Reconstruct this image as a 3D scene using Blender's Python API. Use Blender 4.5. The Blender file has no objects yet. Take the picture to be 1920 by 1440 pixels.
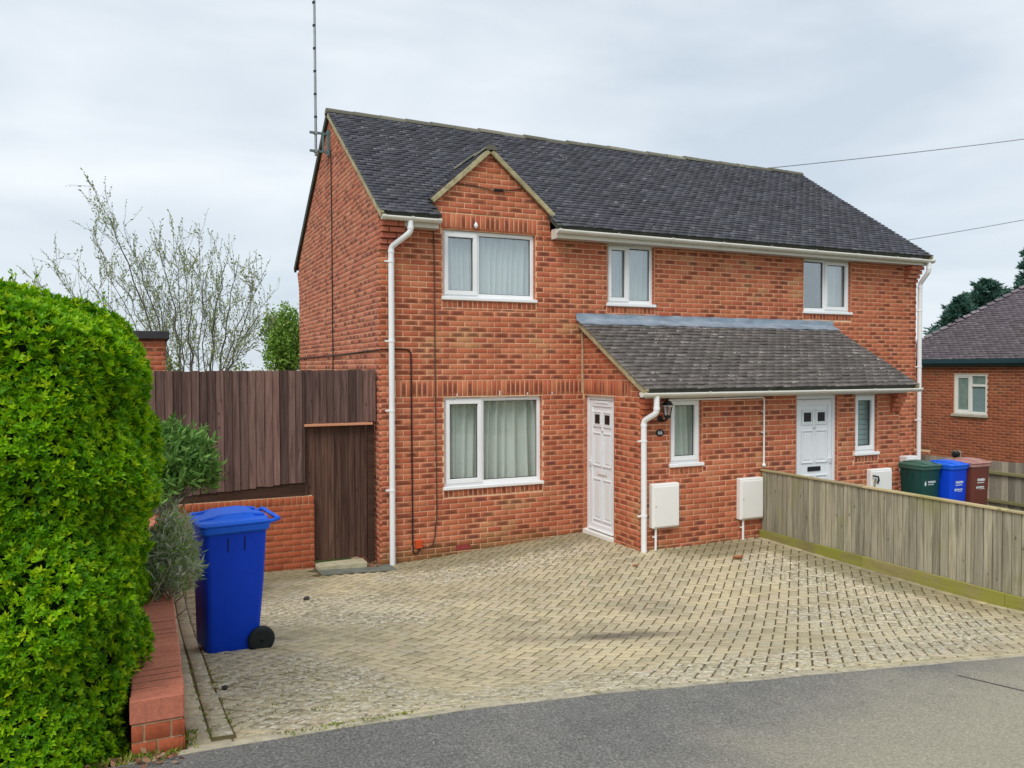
import bpy, math, random
import numpy as np
from mathutils import Matrix, Vector

rng = np.random.default_rng(11)
random.seed(5)
R = math.radians
SC = bpy.context.scene
COL = SC.collection

# ------------------------------------------------------------------ camera
cd = bpy.data.cameras.new('camera'); cam = bpy.data.objects.new('camera', cd); COL.objects.link(cam)
cd.sensor_fit = 'HORIZONTAL'; cd.sensor_width = 36.0; cd.lens = 1482.26 / 1920 * 36
cd.clip_start = .05; cd.clip_end = 2000
CAM = np.array([-2.834, -10.334, 2.5])
YAW, PIT, ROLL = R(24.874), R(-1.188), R(-.123)
_F = Vector((math.sin(YAW) * math.cos(PIT), math.cos(YAW) * math.cos(PIT), math.sin(PIT)))
_R0 = Vector((math.cos(YAW), -math.sin(YAW), 0)); _U0 = _R0.cross(_F)
_R = _R0 * math.cos(ROLL) + _U0 * math.sin(ROLL); _U = -_R0 * math.sin(ROLL) + _U0 * math.cos(ROLL)
cam.matrix_world = Matrix(((_R.x, _U.x, -_F.x, CAM[0]), (_R.y, _U.y, -_F.y, CAM[1]), (_R.z, _U.z, -_F.z, CAM[2]), (0, 0, 0, 1)))
SC.camera = cam
FWD = np.array(_F)

# ------------------------------------------------------------------ sky, sun, exposure
SUN_EL, SUN_AZ = R(50), R(228)      # azimuth clockwise from +Y: behind the viewer, a little to the left
w = bpy.data.worlds.new('World'); SC.world = w; w.use_nodes = True
wn = w.node_tree; wn.nodes.clear()
def wnode(t, **k):
    n = wn.nodes.new(t)
    for a, b in k.items(): setattr(n, a, b)
    return n
w_out = wnode('ShaderNodeOutputWorld'); w_bg = wnode('ShaderNodeBackground'); w_bg.inputs['Strength'].default_value = .1
w_sky = wnode('ShaderNodeTexSky', sky_type='NISHITA', sun_disc=False, sun_elevation=SUN_EL, sun_rotation=SUN_AZ)
w_tc = wnode('ShaderNodeTexCoord'); w_map = wnode('ShaderNodeMapping'); w_map.inputs['Scale'].default_value = (1.0, 1.0, 3.4)
w_no = wnode('ShaderNodeTexNoise'); w_no.inputs['Scale'].default_value = 2.3; w_no.inputs['Detail'].default_value = 4; w_no.inputs['Roughness'].default_value = .5
w_no.inputs['Distortion'].default_value = .35
w_rp = wnode('ShaderNodeValToRGB')
w_rp.color_ramp.elements[0].position = .33; w_rp.color_ramp.elements[0].color = (4.3, 4.9, 5.5, 1)
w_rp.color_ramp.elements[1].position = .68; w_rp.color_ramp.elements[1].color = (6.4, 6.75, 7.05, 1)
w_mx = wnode('ShaderNodeMix', data_type='RGBA'); w_mx.inputs['Factor'].default_value = .93
L = wn.links.new
L(w_tc.outputs['Generated'], w_map.inputs['Vector']); L(w_map.outputs['Vector'], w_no.inputs['Vector'])
L(w_no.outputs['Fac'], w_rp.inputs['Fac']); L(w_sky.outputs['Color'], w_mx.inputs['A']); L(w_rp.outputs['Color'], w_mx.inputs['B'])
L(w_mx.outputs['Result'], w_bg.inputs['Color']); L(w_bg.outputs['Background'], w_out.inputs['Surface'])
sl = bpy.data.lights.new('sun', 'SUN'); sl.energy = 1.5; sl.angle = R(30); sl.color = (1, .965, .91)
so = bpy.data.objects.new('sun', sl); COL.objects.link(so)
sd = Vector((math.sin(SUN_AZ) * math.cos(SUN_EL), math.cos(SUN_AZ) * math.cos(SUN_EL), math.sin(SUN_EL)))
so.rotation_euler = sd.to_track_quat('Z', 'Y').to_euler(); so.location = sd * 40
SC.view_settings.view_transform = 'Standard'; SC.view_settings.look = 'None'
SC.view_settings.exposure = .58; SC.view_settings.gamma = 1; SC.view_settings.use_curve_mapping = False
SC.render.engine = 'CYCLES'; SC.cycles.max_bounces = 5; SC.cycles.diffuse_bounces = 3; SC.cycles.glossy_bounces = 2; SC.cycles.transmission_bounces = 3; SC.cycles.transparent_max_bounces = 10
try: SC.cycles.use_denoising = True
except Exception: pass

# ------------------------------------------------------------------ material helpers
class NT:
    def __init__(s, name, rough=.6, spec=.3):
        s.m = bpy.data.materials.new(name); s.m.use_nodes = True; s.t = s.m.node_tree
        s.b = s.t.nodes['Principled BSDF']; s.b.inputs['Roughness'].default_value = rough
        s.b.inputs['Specular IOR Level'].default_value = spec
    def n(s, typ, ins=None, **k):
        x = s.t.nodes.new(typ)
        for a, b in k.items(): setattr(x, a, b)
        for a, b in (ins or {}).items():
            if isinstance(b, bpy.types.NodeSocket): s.t.links.new(b, x.inputs[a])
            else: x.inputs[a].default_value = b
        return x
    def math(s, op, a, b=0.0, c=0.0, clamp=False):
        x = s.t.nodes.new('ShaderNodeMath'); x.operation = op; x.use_clamp = clamp
        for i, v in enumerate((a, b, c)):
            if isinstance(v, bpy.types.NodeSocket): s.t.links.new(v, x.inputs[i])
            else: x.inputs[i].default_value = v
        return x.outputs[0]
    def pos(s, scale=(1, 1, 1)):
        g = s.n('ShaderNodeNewGeometry'); m = s.n('ShaderNodeMapping', {'Vector': g.outputs['Position'], 'Scale': scale})
        return m.outputs['Vector']
    def noise(s, scale, detail=3, rough=.5, vec=None, dist=0.0):
        x = s.n('ShaderNodeTexNoise', {'Scale': scale, 'Detail': detail, 'Roughness': rough, 'Distortion': dist})
        s.t.links.new(vec if vec is not None else s.pos(), x.inputs['Vector'])
        return x.outputs['Fac']
    def ramp(s, fac, stops, interp='LINEAR'):
        x = s.n('ShaderNodeValToRGB', {'Fac': fac}); r = x.color_ramp; r.interpolation = interp
        while len(r.elements) < len(stops): r.elements.new(.5)
        for e, (p, c) in zip(r.elements, stops):
            e.position = p; e.color = (*c, 1) if len(c) == 3 else c
        return x.outputs['Color']
    def step(s, v, a, b):
        x = s.n('ShaderNodeMapRange', {'Value': v, 'From Min': a, 'From Max': b}, interpolation_type='SMOOTHSTEP')
        return x.outputs['Result']
    def mix(s, fac, a, b, mode='MIX'):
        x = s.n('ShaderNodeMix', data_type='RGBA', blend_type=mode)
        for k, v in (('Factor', fac), ('A', a), ('B', b)):
            if isinstance(v, bpy.types.NodeSocket): s.t.links.new(v, x.inputs[k])
            else: x.inputs[k].default_value = v if k == 'Factor' else ((*v, 1) if len(v) == 3 else v)
        return x.outputs['Result']
    def rand(s, seed=0.0):
        g = s.n('ShaderNodeNewGeometry'); o = s.n('ShaderNodeObjectInfo')
        v = s.math('ADD', g.outputs['Random Per Island'], o.outputs['Random'])
        v = s.math('MULTIPLY', v, 1.0 + seed * 7.13); v = s.math('ADD', v, seed * .377)
        return s.math('FRACT', v)
    def col(s, c):
        if isinstance(c, bpy.types.NodeSocket): s.t.links.new(c, s.b.inputs['Base Color'])
        else: s.b.inputs['Base Color'].default_value = (*c, 1)
        return s
    def bump(s, h, strength=.3, dist=.01):
        x = s.n('ShaderNodeBump', {'Height': h, 'Strength': strength, 'Distance': dist})
        s.t.links.new(x.outputs['Normal'], s.b.inputs['Normal']); return s
    def xyz(s):
        g = s.n('ShaderNodeNewGeometry'); return s.n('ShaderNodeSeparateXYZ', {'Vector': g.outputs['Position']}).outputs

M = {}
def plain(name, c, rough=.5, var=.12, scale=6, spec=.3, bump=0.0, grime=None):
    t = NT(name, rough, spec); n = t.noise(scale, 5, .6)
    c2 = tuple(x * (1 - var) for x in c); c3 = tuple(min(1, x * (1 + var)) for x in c)
    k = t.ramp(n, [(.3, c2), (.7, c3)])
    if grime:
        g = t.step(t.noise(grime[0], 5, .65), grime[1], grime[1] + .2); k = t.mix(g, k, grime[2])
    t.col(k)
    if bump: t.bump(t.noise(scale * 12, 4, .6), bump, .004)
    M[name] = t.m; return t.m

def brick_mat(name, cols, dark, darkp, yellow=None, sat=1.0, foot=False):
    t = NT(name, .85, .15)
    r = t.rand(0); r2 = t.rand(1.3); r3 = t.rand(2.7)
    c = t.ramp(r, [(i / (len(cols) - 1), k) for i, k in enumerate(cols)])
    if yellow:
        pn = t.step(t.noise(.9, 2, .5), .56, .68); pk = t.step(r3, .45, .6)
        c = t.mix(t.math('MULTIPLY', t.math('MULTIPLY', pn, pk), .75), c, yellow)
    # fire-darkened heart of some bricks
    uv = t.n('ShaderNodeTexCoord').outputs['UV']; sx = t.n('ShaderNodeSeparateXYZ', {'Vector': uv}).outputs
    du = t.math('ABSOLUTE', t.math('SUBTRACT', sx[0], .5)); dv = t.math('ABSOLUTE', t.math('SUBTRACT', sx[1], .5))
    e = t.math('MAXIMUM', t.math('MULTIPLY', du, 1.0), t.math('MULTIPLY', dv, .95))
    e = t.math('ADD', e, t.math('MULTIPLY', t.math('SUBTRACT', t.noise(26, 4, .6), .5), .34))
    core = t.math('SUBTRACT', 1.0, t.step(e, .22, .46))
    on = t.step(r2, 1 - darkp, 1 - darkp * .55)
    dk = t.ramp(r3, [(0, dark[0]), (.55, dark[1]), (1, dark[2])])
    c = t.mix(t.math('MULTIPLY', t.math('MULTIPLY', core, on), .7), c, dk)
    n = t.noise(70, 4, .65)
    c = t.mix(.5, c, t.ramp(n, [(.3, (.55, .55, .55)), (.7, (1.25, 1.2, 1.15))]), 'MULTIPLY')
    c = t.mix(.35, c, t.ramp(t.noise(2.2, 4, .6), [(.3, (.62, .6, .6)), (.68, (1.1, 1.1, 1.1))]), 'MULTIPLY')
    c = t.mix(.4, c, t.ramp(t.noise(1.0, 4, .6, t.pos((5.5, 5.5, .45))), [(.32, (.66, .64, .62)), (.55, (1, 1, 1)), (.75, (1.1, 1.09, 1.06))]), 'MULTIPLY')
    if foot:
        z = t.xyz()[2]; a = t.math('ADD', z, t.math('MULTIPLY', t.math('SUBTRACT', t.noise(3, 4, .6), .5), .5))
        a = t.math('SUBTRACT', 1.0, t.step(a, -.06, .16)); c = t.mix(t.math('MULTIPLY', a, .55), c, (.12, .10, .03))
    t.col(c); t.bump(t.noise(90, 4, .7), .35, .004); M[name] = t.m

BR = [(.47, .128, .066), (.57, .18, .092), (.515, .146, .075), (.61, .222, .115), (.55, .163, .082), (.495, .133, .074), (.59, .20, .104)]
brick_mat('brick', BR, ((.11, .045, .03), (.16, .06, .035), (.075, .042, .062)), .46, (.56, .29, .14), foot=True)
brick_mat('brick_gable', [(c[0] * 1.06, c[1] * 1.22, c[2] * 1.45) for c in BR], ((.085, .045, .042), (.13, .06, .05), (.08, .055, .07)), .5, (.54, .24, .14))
brick_mat('brick_garden', [(.42, .105, .05), (.47, .125, .058), (.44, .112, .05)], ((.30, .075, .04), (.34, .085, .04), (.28, .07, .04)), .25)
brick_mat('brick_far', [(.34, .105, .055), (.41, .13, .065), (.37, .11, .06)], ((.15, .06, .04), (.2, .075, .045), (.17, .065, .05)), .3, (.40, .17, .08))
brick_mat('brick_coping', [(.56, .19, .12), (.62, .235, .155), (.58, .20, .125)], ((.30, .11, .07), (.34, .12, .075), (.3, .11, .08)), .12)
t = NT('mortar', .95, .1)
c = t.ramp(t.noise(14, 5, .65), [(.3, (.72, .46, .28)), (.7, (.88, .62, .42))])
c = t.mix(.3, c, t.ramp(t.noise(2.1, 3, .5), [(.3, (.6, .58, .5)), (.7, (1.1, 1.1, 1.1))]), 'MULTIPLY')
t.col(c); t.bump(t.noise(120, 3, .6), .3, .004); M['mortar'] = t.m
plain('mortar_cream', (.56, .47, .29), .9, .2, 30, bump=.4)
plain('mortar_garden', (.62, .42, .24), .9, .15, 20)

def tile_mat(name, base, fleck, amount, patch, moss):
    t = NT(name, .8, .25); r = t.rand(0)
    c = t.ramp(r, [(0, tuple(b * .82 for b in base)), (.5, base), (1, tuple(b * 1.2 for b in base))])
    uv = t.n('ShaderNodeTexCoord').outputs['UV']; v = t.n('ShaderNodeSeparateXYZ', {'Vector': uv}).outputs[1]
    edge = t.math('SUBTRACT', 1.0, t.step(v, .05, .6))
    edge_hl = t.math('MULTIPLY', edge, t.math('ADD', .25, t.math('MULTIPLY', t.step(t.rand(3.1), .35, .95), .45)))      # pale highlight painted along the lower edge of each tile
    c = t.mix(edge_hl, c, tuple(b * 2.6 + .03 for b in base))
    f = t.math('ADD', t.noise(26, 3, .7), t.math('MULTIPLY', t.math('MULTIPLY', edge, t.step(t.rand(1.9), .55, 1.0)), .2))
    f = t.math('ADD', f, t.math('MULTIPLY', t.math('SUBTRACT', t.noise(.8, 3, .55), .5), patch))
    f = t.step(f, .71 - amount, .82 - amount)
    c = t.mix(t.math('MULTIPLY', f, .8), c, fleck)
    g = t.step(t.noise(1.7, 5, .65), .58, .72); c = t.mix(t.math('MULTIPLY', g, .35), c, moss)
    t.col(c); t.bump(t.noise(130, 3, .6), .4, .004); M[name] = t.m
tile_mat('roof_tile', (.057, .058, .070), (.40, .39, .41), .005, .13, (.05, .055, .04))
tile_mat('porch_tile', (.092, .080, .074), (.48, .43, .39), .055, .2, (.12, .11, .055))
tile_mat('far_tile', (.10, .085, .095), (.36, .32, .34), .03, .2, (.09, .085, .05))
tile_mat('ridge_tile', (.085, .08, .06), (.34, .33, .24), .05, .3, (.11, .11, .05))
plain('verge', (.40, .345, .20), .9, .28, 9, bump=.5, grime=(22, .55, (.17, .15, .08)))
plain('verge_dark', (.07, .075, .06), .9, .3, 9)
t = NT('lead', .45, .5)
c = t.ramp(t.noise(3.2, 5, .6, t.pos((1, 1, 4))), [(.25, (.16, .20, .25)), (.5, (.27, .33, .40)), (.75, (.42, .47, .52))])
t.col(c); t.b.inputs['Metallic'].default_value = .15; M['lead'] = t.m
plain('upvc', (.84, .85, .855), .32, .025, 3, spec=.5)
plain('upvc_door', (.80, .83, .85), .35, .02, 3, spec=.5)
plain('upvc_box', (.83, .82, .785), .5, .03, 3)
plain('gutter_white', (.74, .72, .65), .4, .06, 5, spec=.4, grime=(13, .60, (.30, .28, .21)))
plain('fascia', (.70, .68, .61), .5, .05, 4, grime=(9, .66, (.42, .40, .33)))
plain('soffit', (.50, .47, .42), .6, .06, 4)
plain('black_plastic', (.012, .013, .015), .35, .2, 8, spec=.4)
plain('cable_black', (.02, .016, .015), .5, .2, 8)
plain('cable_brown', (.10, .05, .035), .6, .2, 8)
plain('wire_grey', (.30, .31, .34), .5, .1, 3)
plain('steel', (.30, .33, .34), .45, .15, 10, spec=.6); M['steel'].node_tree.nodes['Principled BSDF'].inputs['Metallic'].default_value = .4
plain('bracket_paint', (.12, .19, .19), .5, .15, 10)
plain('chrome', (.65, .66, .66), .25, .05, 5, spec=.7)
plain('orange_plastic', (.62, .085, .02), .5, .1, 8)
plain('vent_red', (.30, .05, .045), .7, .2, 20)
plain('print_white', (.75, .80, .82), .6, .05, 30)
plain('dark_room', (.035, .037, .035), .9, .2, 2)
plain('blind', (.42, .50, .54), .8, .05, 3)
plain('bin_blue', (.003, .056, .62), .5, .12, 3, spec=.22, bump=.15, grime=(11, .66, (.03, .07, .45)))
plain('bin_blue_lid', (.012, .12, .70), .5, .08, 4, spec=.25)
plain('bin_green', (.006, .055, .045), .4, .1, 4, spec=.4)
plain('bin_green_lid', (.045, .115, .085), .5, .15, 6, spec=.4)
plain('bin_brown', (.135, .034, .022), .45, .1, 4, spec=.4)
plain('bin_brown_lid', (.40, .20, .17), .5, .15, 6, spec=.4)
plain('tyre', (.014, .020, .021), .6, .2, 12)
plain('wheel_hub', (.006, .007, .009), .45, .2, 12)
plain('slab', (.46, .42, .28), .9, .25, 7, bump=.4)
plain('concrete', (.40, .355, .26), .9, .3, 14, bump=.4, grime=(9, .52, (.17, .165, .08)))
plain('concrete_grey', (.17, .18, .15), .9, .25, 7, bump=.4, grime=(5, .55, (.28, .25, .16)))
plain('soil', (.075, .055, .035), .95, .3, 12, bump=.6)
plain('gutter_dark', (.012, .045, .055), .4, .15, 5, spec=.4)
plain('stone', (.05, .045, .04), .9, .3, 20)
plain('dead_leaf', (.40, .16, .07), .8, .3, 40)
plain('bark', (.10, .095, .075), .9, .3, 18, bump=.5)
plain('twig', (.20, .20, .16), .9, .25, 12)
plain('straw', (.50, .40, .26), .9, .25, 20)
plain('far_brick_window', (.76, .75, .70), .4, .04, 4)
plain('far_sill', (.42, .38, .30), .8, .15, 8)
plain('roof_felt', (.045, .045, .05), .8, .2, 6)
plain('footing', (.16, .13, .09), .95, .3, 5)

t = NT('glass_grey', .05, .5)
def glass(name, tint, refl):
    t = NT(name); nt = t.t; nt.nodes.remove(t.b)
    tr = t.n('ShaderNodeBsdfTransparent', {'Color': (*tint, 1)}); gl = t.n('ShaderNodeBsdfGlossy', {'Roughness': .015, 'Color': (.92, .97, 1, 1)})
    lw_ = t.n('ShaderNodeLayerWeight', {'Blend': .5}); f = t.math('ADD', t.math('MULTIPLY', t.math('POWER', lw_.outputs['Facing'], 4.0), .9), refl, clamp=True)
    mx = t.n('ShaderNodeMixShader', {'Fac': f}); nt.links.new(tr.outputs[0], mx.inputs[1]); nt.links.new(gl.outputs[0], mx.inputs[2])
    nt.links.new(mx.outputs[0], nt.nodes['Material Output'].inputs['Surface']); M[name] = t.m
glass('glass', (.965, .99, .98), .06)
glass('glass_strong', (.95, .98, .98), .20)
t = NT('frosted', .3, .5)
c = t.ramp(t.noise(60, 3, .6), [(.35, (.115, .185, .19)), (.65, (.25, .33, .34))]); t.col(c); t.bump(t.noise(70, 3, .6), .6, .01); M['frosted'] = t.m
t = NT('frosted_green', .3, .5); t.col(t.ramp(t.noise(9, 3, .6), [(.35, (.15, .22, .19)), (.65, (.22, .29, .25))])); M['frosted_green'] = t.m
t = NT('curtain', .9, .1)
o_ = t.xyz(); cb = t.n('ShaderNodeCombineXYZ', {'X': o_[0], 'Y': o_[2]}); vo = t.n('ShaderNodeTexVoronoi', {'Scale': 8.0, 'Randomness': .45}, voronoi_dimensions='2D'); t.t.links.new(cb.outputs[0], vo.inputs['Vector'])
dots = t.math('SUBTRACT', 1.0, t.step(vo.outputs['Distance'], .05, .13))
c = t.mix(t.math('MULTIPLY', dots, .6), (.86, .89, .84), (.99, .99, .97))
t.col(c); t.b.inputs['Subsurface Weight'].default_value = 0
tl = t.n('ShaderNodeBsdfTranslucent', {'Color': (.6, .68, .62, 1)}); ms = t.n('ShaderNodeMixShader', {'Fac': .3})
t.t.links.new(t.b.outputs[0], ms.inputs[1]); t.t.links.new(tl.outputs[0], ms.inputs[2]); t.t.links.new(ms.outputs[0], t.t.nodes['Material Output'].inputs['Surface']); M['curtain'] = t.m

def wood(name, a, b, knot, algae=None, axis=2, algae_at=.6, tones=.42):
    t = NT(name, .85, .15); r = t.rand(0)
    sc = [34, 34, 34]; sc[axis] = 1.6
    p = t.pos(tuple(sc)); off = t.n('ShaderNodeVectorMath', {0: p}, operation='ADD')
    cmb = t.n('ShaderNodeCombineXYZ', {'X': t.math('MULTIPLY', r, 90), 'Y': t.math('MULTIPLY', r, 37), 'Z': t.math('MULTIPLY', r, 61)})
    t.t.links.new(cmb.outputs[0], off.inputs[1])
    g = t.noise(1.0, 5, .65, off.outputs[0], .6)
    c = t.ramp(g, [(.28, a), (.72, b)])
    tone = t.ramp(t.rand(1.7), [(0, (1 - tones,) * 3), (.5, (1, 1, 1)), (1, (1 + tones, 1 + tones * .92, 1 + tones * .82))]); c = t.mix(1, c, tone, 'MULTIPLY')
    kn = t.n('ShaderNodeTexVoronoi', {'Scale': 4.2}); sc2 = [2.2, 2.2, 2.2]; sc2[axis] = 1.0
    t.t.links.new(t.pos(tuple(sc2)), kn.inputs['Vector'])
    c = t.mix(t.math('MULTIPLY', t.math('SUBTRACT', 1.0, t.step(kn.outputs['Distance'], .05, .12)), .75), c, knot)
    if algae:
        al = t.step(t.noise(1.3, 4, .6), algae_at, algae_at + .18); c = t.mix(t.math('MULTIPLY', al, .6), c, algae)
    t.col(c); t.bump(g, .35, .004); M[name] = t.m
wood('fence_brown', (.058, .033, .029), (.205, .125, .105), (.03, .018, .016))
wood('gate_brown', (.045, .024, .018), (.16, .088, .064), (.02, .012, .01), (.10, .085, .02), algae_at=.66)
wood('rail_brown', (.05, .026, .018), (.12, .066, .045), (.03, .015, .01), axis=0)
wood('gate_cap', (.50, .20, .10), (.62, .33, .20), (.3, .1, .05), axis=0)
wood('fence_grey', (.175, .158, .112), (.48, .44, .325), (.07, .06, .05), (.25, .25, .09), algae_at=.52, tones=.2)
wood('fence_cap', (.27, .22, .12), (.45, .38, .23), (.15, .12, .07), (.30, .29, .09), axis=1, algae_at=.5)
wood('gravel_board', (.17, .145, .065), (.29, .25, .11), (.13, .11, .05), (.29, .31, .03), axis=1, algae_at=.40)
wood('fence_pale', (.28, .25, .20), (.45, .41, .33), (.16, .14, .11), (.30, .28, .14), algae_at=.62)
wood('rail_pale', (.26, .24, .11), (.36, .33, .17), (.2, .18, .09), (.28, .27, .09), axis=1)

def leaf_mat(name, stops, trans=.35, rough=.5):
    t = NT(name, rough, .25); r = t.rand(0)
    c = t.ramp(r, stops); c = t.mix(.45, c, t.ramp(t.noise(3.0, 3, .5), [(.3, (.55, .6, .5)), (.7, (1.2, 1.15, 1.1))]), 'MULTIPLY')
    t.col(c)
    tl = t.n('ShaderNodeBsdfTranslucent'); t.t.links.new(c, tl.inputs['Color']); ms = t.n('ShaderNodeMixShader', {'Fac': trans})
    t.t.links.new(t.b.outputs[0], ms.inputs[1]); t.t.links.new(tl.outputs[0], ms.inputs[2])
    t.t.links.new(ms.outputs[0], t.t.nodes['Material Output'].inputs['Surface']); M[name] = t.m
leaf_mat('leaf_hedge', [(0, (.065, .22, .004)), (.3, (.16, .42, .005)), (.7, (.305, .58, .006)), (1, (.49, .66, .008))])
leaf_mat('leaf_shrub', [(0, (.07, .17, .03)), (.5, (.14, .31, .06)), (1, (.27, .45, .12))])
leaf_mat('leaf_lavender', [(0, (.24, .30, .15)), (.45, (.48, .52, .37)), (.75, (.66, .66, .55)), (.8, (.2, .38, .05)), (1, (.26, .45, .06))])
leaf_mat('leaf_bud', [(0, (.20, .26, .10)), (.5, (.32, .37, .17)), (1, (.42, .48, .18))])
leaf_mat('leaf_tree', [(0, (.12, .24, .03)), (.5, (.22, .38, .06)), (1, (.36, .52, .10))])
leaf_mat('leaf_conifer', [(0, (.04, .105, .085)), (.5, (.07, .16, .13)), (1, (.11, .22, .16))], .2)
leaf_mat('leaf_weed', [(0, (.14, .20, .03)), (.5, (.24, .32, .04)), (1, (.36, .40, .08))])
leaf_mat('leaf_litter', [(0, (.18, .07, .04)), (.5, (.32, .15, .08)), (1, (.42, .28, .18))], .1)
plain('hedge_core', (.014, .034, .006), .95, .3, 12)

# paving: pale buff blocks with lichen scuffs, moss and two oil marks
t = NT('paver', .88, .2); r = t.rand(0)
c = t.ramp(r, [(0, (.41, .355, .235)), (.3, (.49, .42, .28)), (.6, (.55, .47, .31)), (.85, (.50, .445, .32)), (1, (.55, .45, .32))])
o = t.xyz(); X_, Y_ = o[0], o[1]
c = t.mix(.55, c, t.ramp(t.noise(55, 5, .7), [(.28, (.55, .54, .52)), (.7, (1.25, 1.24, 1.2))]), 'MULTIPLY')
c = t.mix(.6, c, t.ramp(t.noise(.75, 4, .6), [(.3, (.62, .62, .62)), (.5, (.95, .95, .93)), (.7, (1.28, 1.24, 1.12))]), 'MULTIPLY')
def blob(x, y, sx, sy, ang, lo=.5, hi=1.1, wob=.9, wsc=2.6):
    ca, sa = math.cos(R(ang)), math.sin(R(ang))
    ax = t.math('SUBTRACT', X_, x); ay = t.math('SUBTRACT', Y_, y)
    u = t.math('ADD', t.math('MULTIPLY', ax, ca / sx), t.math('MULTIPLY', ay, sa / sx))
    v = t.math('ADD', t.math('MULTIPLY', ax, -sa / sy), t.math('MULTIPLY', ay, ca / sy))
    d = t.math('SQRT', t.math('ADD', t.math('MULTIPLY', u, u), t.math('MULTIPLY', v, v)))
    d = t.math('ADD', d, t.math('MULTIPLY', t.math('SUBTRACT', t.noise(wsc, 4, .6), .5), wob))
    return t.math('SUBTRACT', 1.0, t.step(d, lo, hi))
# weathered, lichen-flecked zones (edges and the least driven corners)
zone = None
for b in [(-1.9, -5.6, .9, 1.6, 10), (-1.3, -2.3, 1.6, 1.0, -10), (1.3, -.8, 1.9, .9, 0), (.2, -6.2, 3.2, .55, 0), (3.6, -5.0, 1.3, .9, -35), (4.4, -3.4, .8, 1.6, 0), (2.0, -6.1, 3, .5, 8)]:
    k = blob(*b, lo=.55, hi=1.25); zone = k if zone is None else t.math('MAXIMUM', zone, k)
fl = t.math('ADD', t.noise(24, 5, .75, t.pos((1, 1, .3))), t.math('MULTIPLY', zone, .16))
fl = t.step(fl, .65, .74); c = t.mix(t.math('MULTIPLY', fl, .62), c, (.74, .71, .60))
dk = t.math('ADD', t.noise(21, 5, .75, t.pos((1.1, 1.1, 1))), t.math('MULTIPLY', zone, .15)); dk = t.step(dk, .65, .76)
c = t.mix(t.math('MULTIPLY', dk, .8), c, (.16, .14, .09))
mo = blob(1.6, -.3, 2.2, .55, 0); mo = t.math('MAXIMUM', mo, blob(4.2, -1.8, 1.0, .45, 0)); mo = t.math('MAXIMUM', mo, blob(-1.6, -.2, 1.4, .5, 0)); mo = t.math('MAXIMUM', mo, blob(4.95, -3.6, .35, 2.4, 0))
c = t.mix(t.math('MULTIPLY', mo, .62), c, (.19, .165, .085))
oil = blob(.95, -4.40, .72, .22, -22, .1, 1.15, .9, 3.2); c = t.mix(t.math('MULTIPLY', oil, .78), c, (.105, .085, .07))
oil = blob(.15, -4.0, .55, .13, -24, .3, 1.1, .5, 4); c = t.mix(t.math('MULTIPLY', oil, .34), c, (.16, .13, .10))
oil = blob(1.85, -3.4, .6, .5, -30, .3, 1.2, .7, 3); c = t.mix(t.math('MULTIPLY', oil, .34), c, (.17, .15, .125))
cl = blob(-.55, -2.35, .55, .28, -15, .3, 1.1, .7, 3); c = t.mix(t.math('MULTIPLY', cl, .55), c, (.60, .53, .36))
t.col(c); t.bump(t.noise(80, 4, .7), .5, .004); M['paver'] = t.m
t = NT('joint', .95, .1)
c = t.ramp(t.noise(5, 5, .65), [(.3, (.085, .062, .033)), (.55, (.125, .095, .05)), (.76, (.15, .15, .04))]); t.col(c); M['joint'] = t.m
t = NT('tarmac', .9, .2)
c = t.ramp(t.noise(75, 3, .85), [(.28, (.075, .073, .068)), (.5, (.165, .16, .15)), (.7, (.34, .33, .31))])
c = t.mix(.75, c, t.ramp(t.noise(.55, 5, .62), [(.3, (.80, .80, .80)), (.5, (1, 1, 1)), (.72, (1.4, 1.35, 1.24))]), 'MULTIPLY')
c = t.mix(.4, c, t.ramp(t.noise(7, 4, .7), [(.3, (.75, .75, .75)), (.7, (1.25, 1.24, 1.2))]), 'MULTIPLY')
sp = t.step(t.noise(60, 2, .5), .735, .765); c = t.mix(t.math('MULTIPLY', sp, .8), c, (.6, .59, .54))
o = t.xyz(); lo = t.math('SUBTRACT', t.math('MULTIPLY', o[1], -1), t.math('MULTIPLY', o[0], -.30)); lo = t.math('ADD', lo, t.math('MULTIPLY', t.math('SUBTRACT', t.noise(1.4, 4, .6), .5), 1.2)); lo = t.step(lo, 6.9, 8.0)
c = t.mix(t.math('MULTIPLY', lo, .8), c, t.ramp(t.noise(75, 3, .85), [(.3, (.24, .215, .155)), (.7, (.54, .49, .37))]))
t.col(c); t.bump(t.noise(110, 3, .8), .8, .008); M['tarmac'] = t.m
t = NT('ground_far', .95, .1); t.col(t.ramp(t.noise(.6, 5, .6), [(.3, (.05, .075, .02)), (.7, (.10, .13, .035))])); M['ground_far'] = t.m
plain('seam', (.085, .08, .072), .8, .3, 30)

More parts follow.
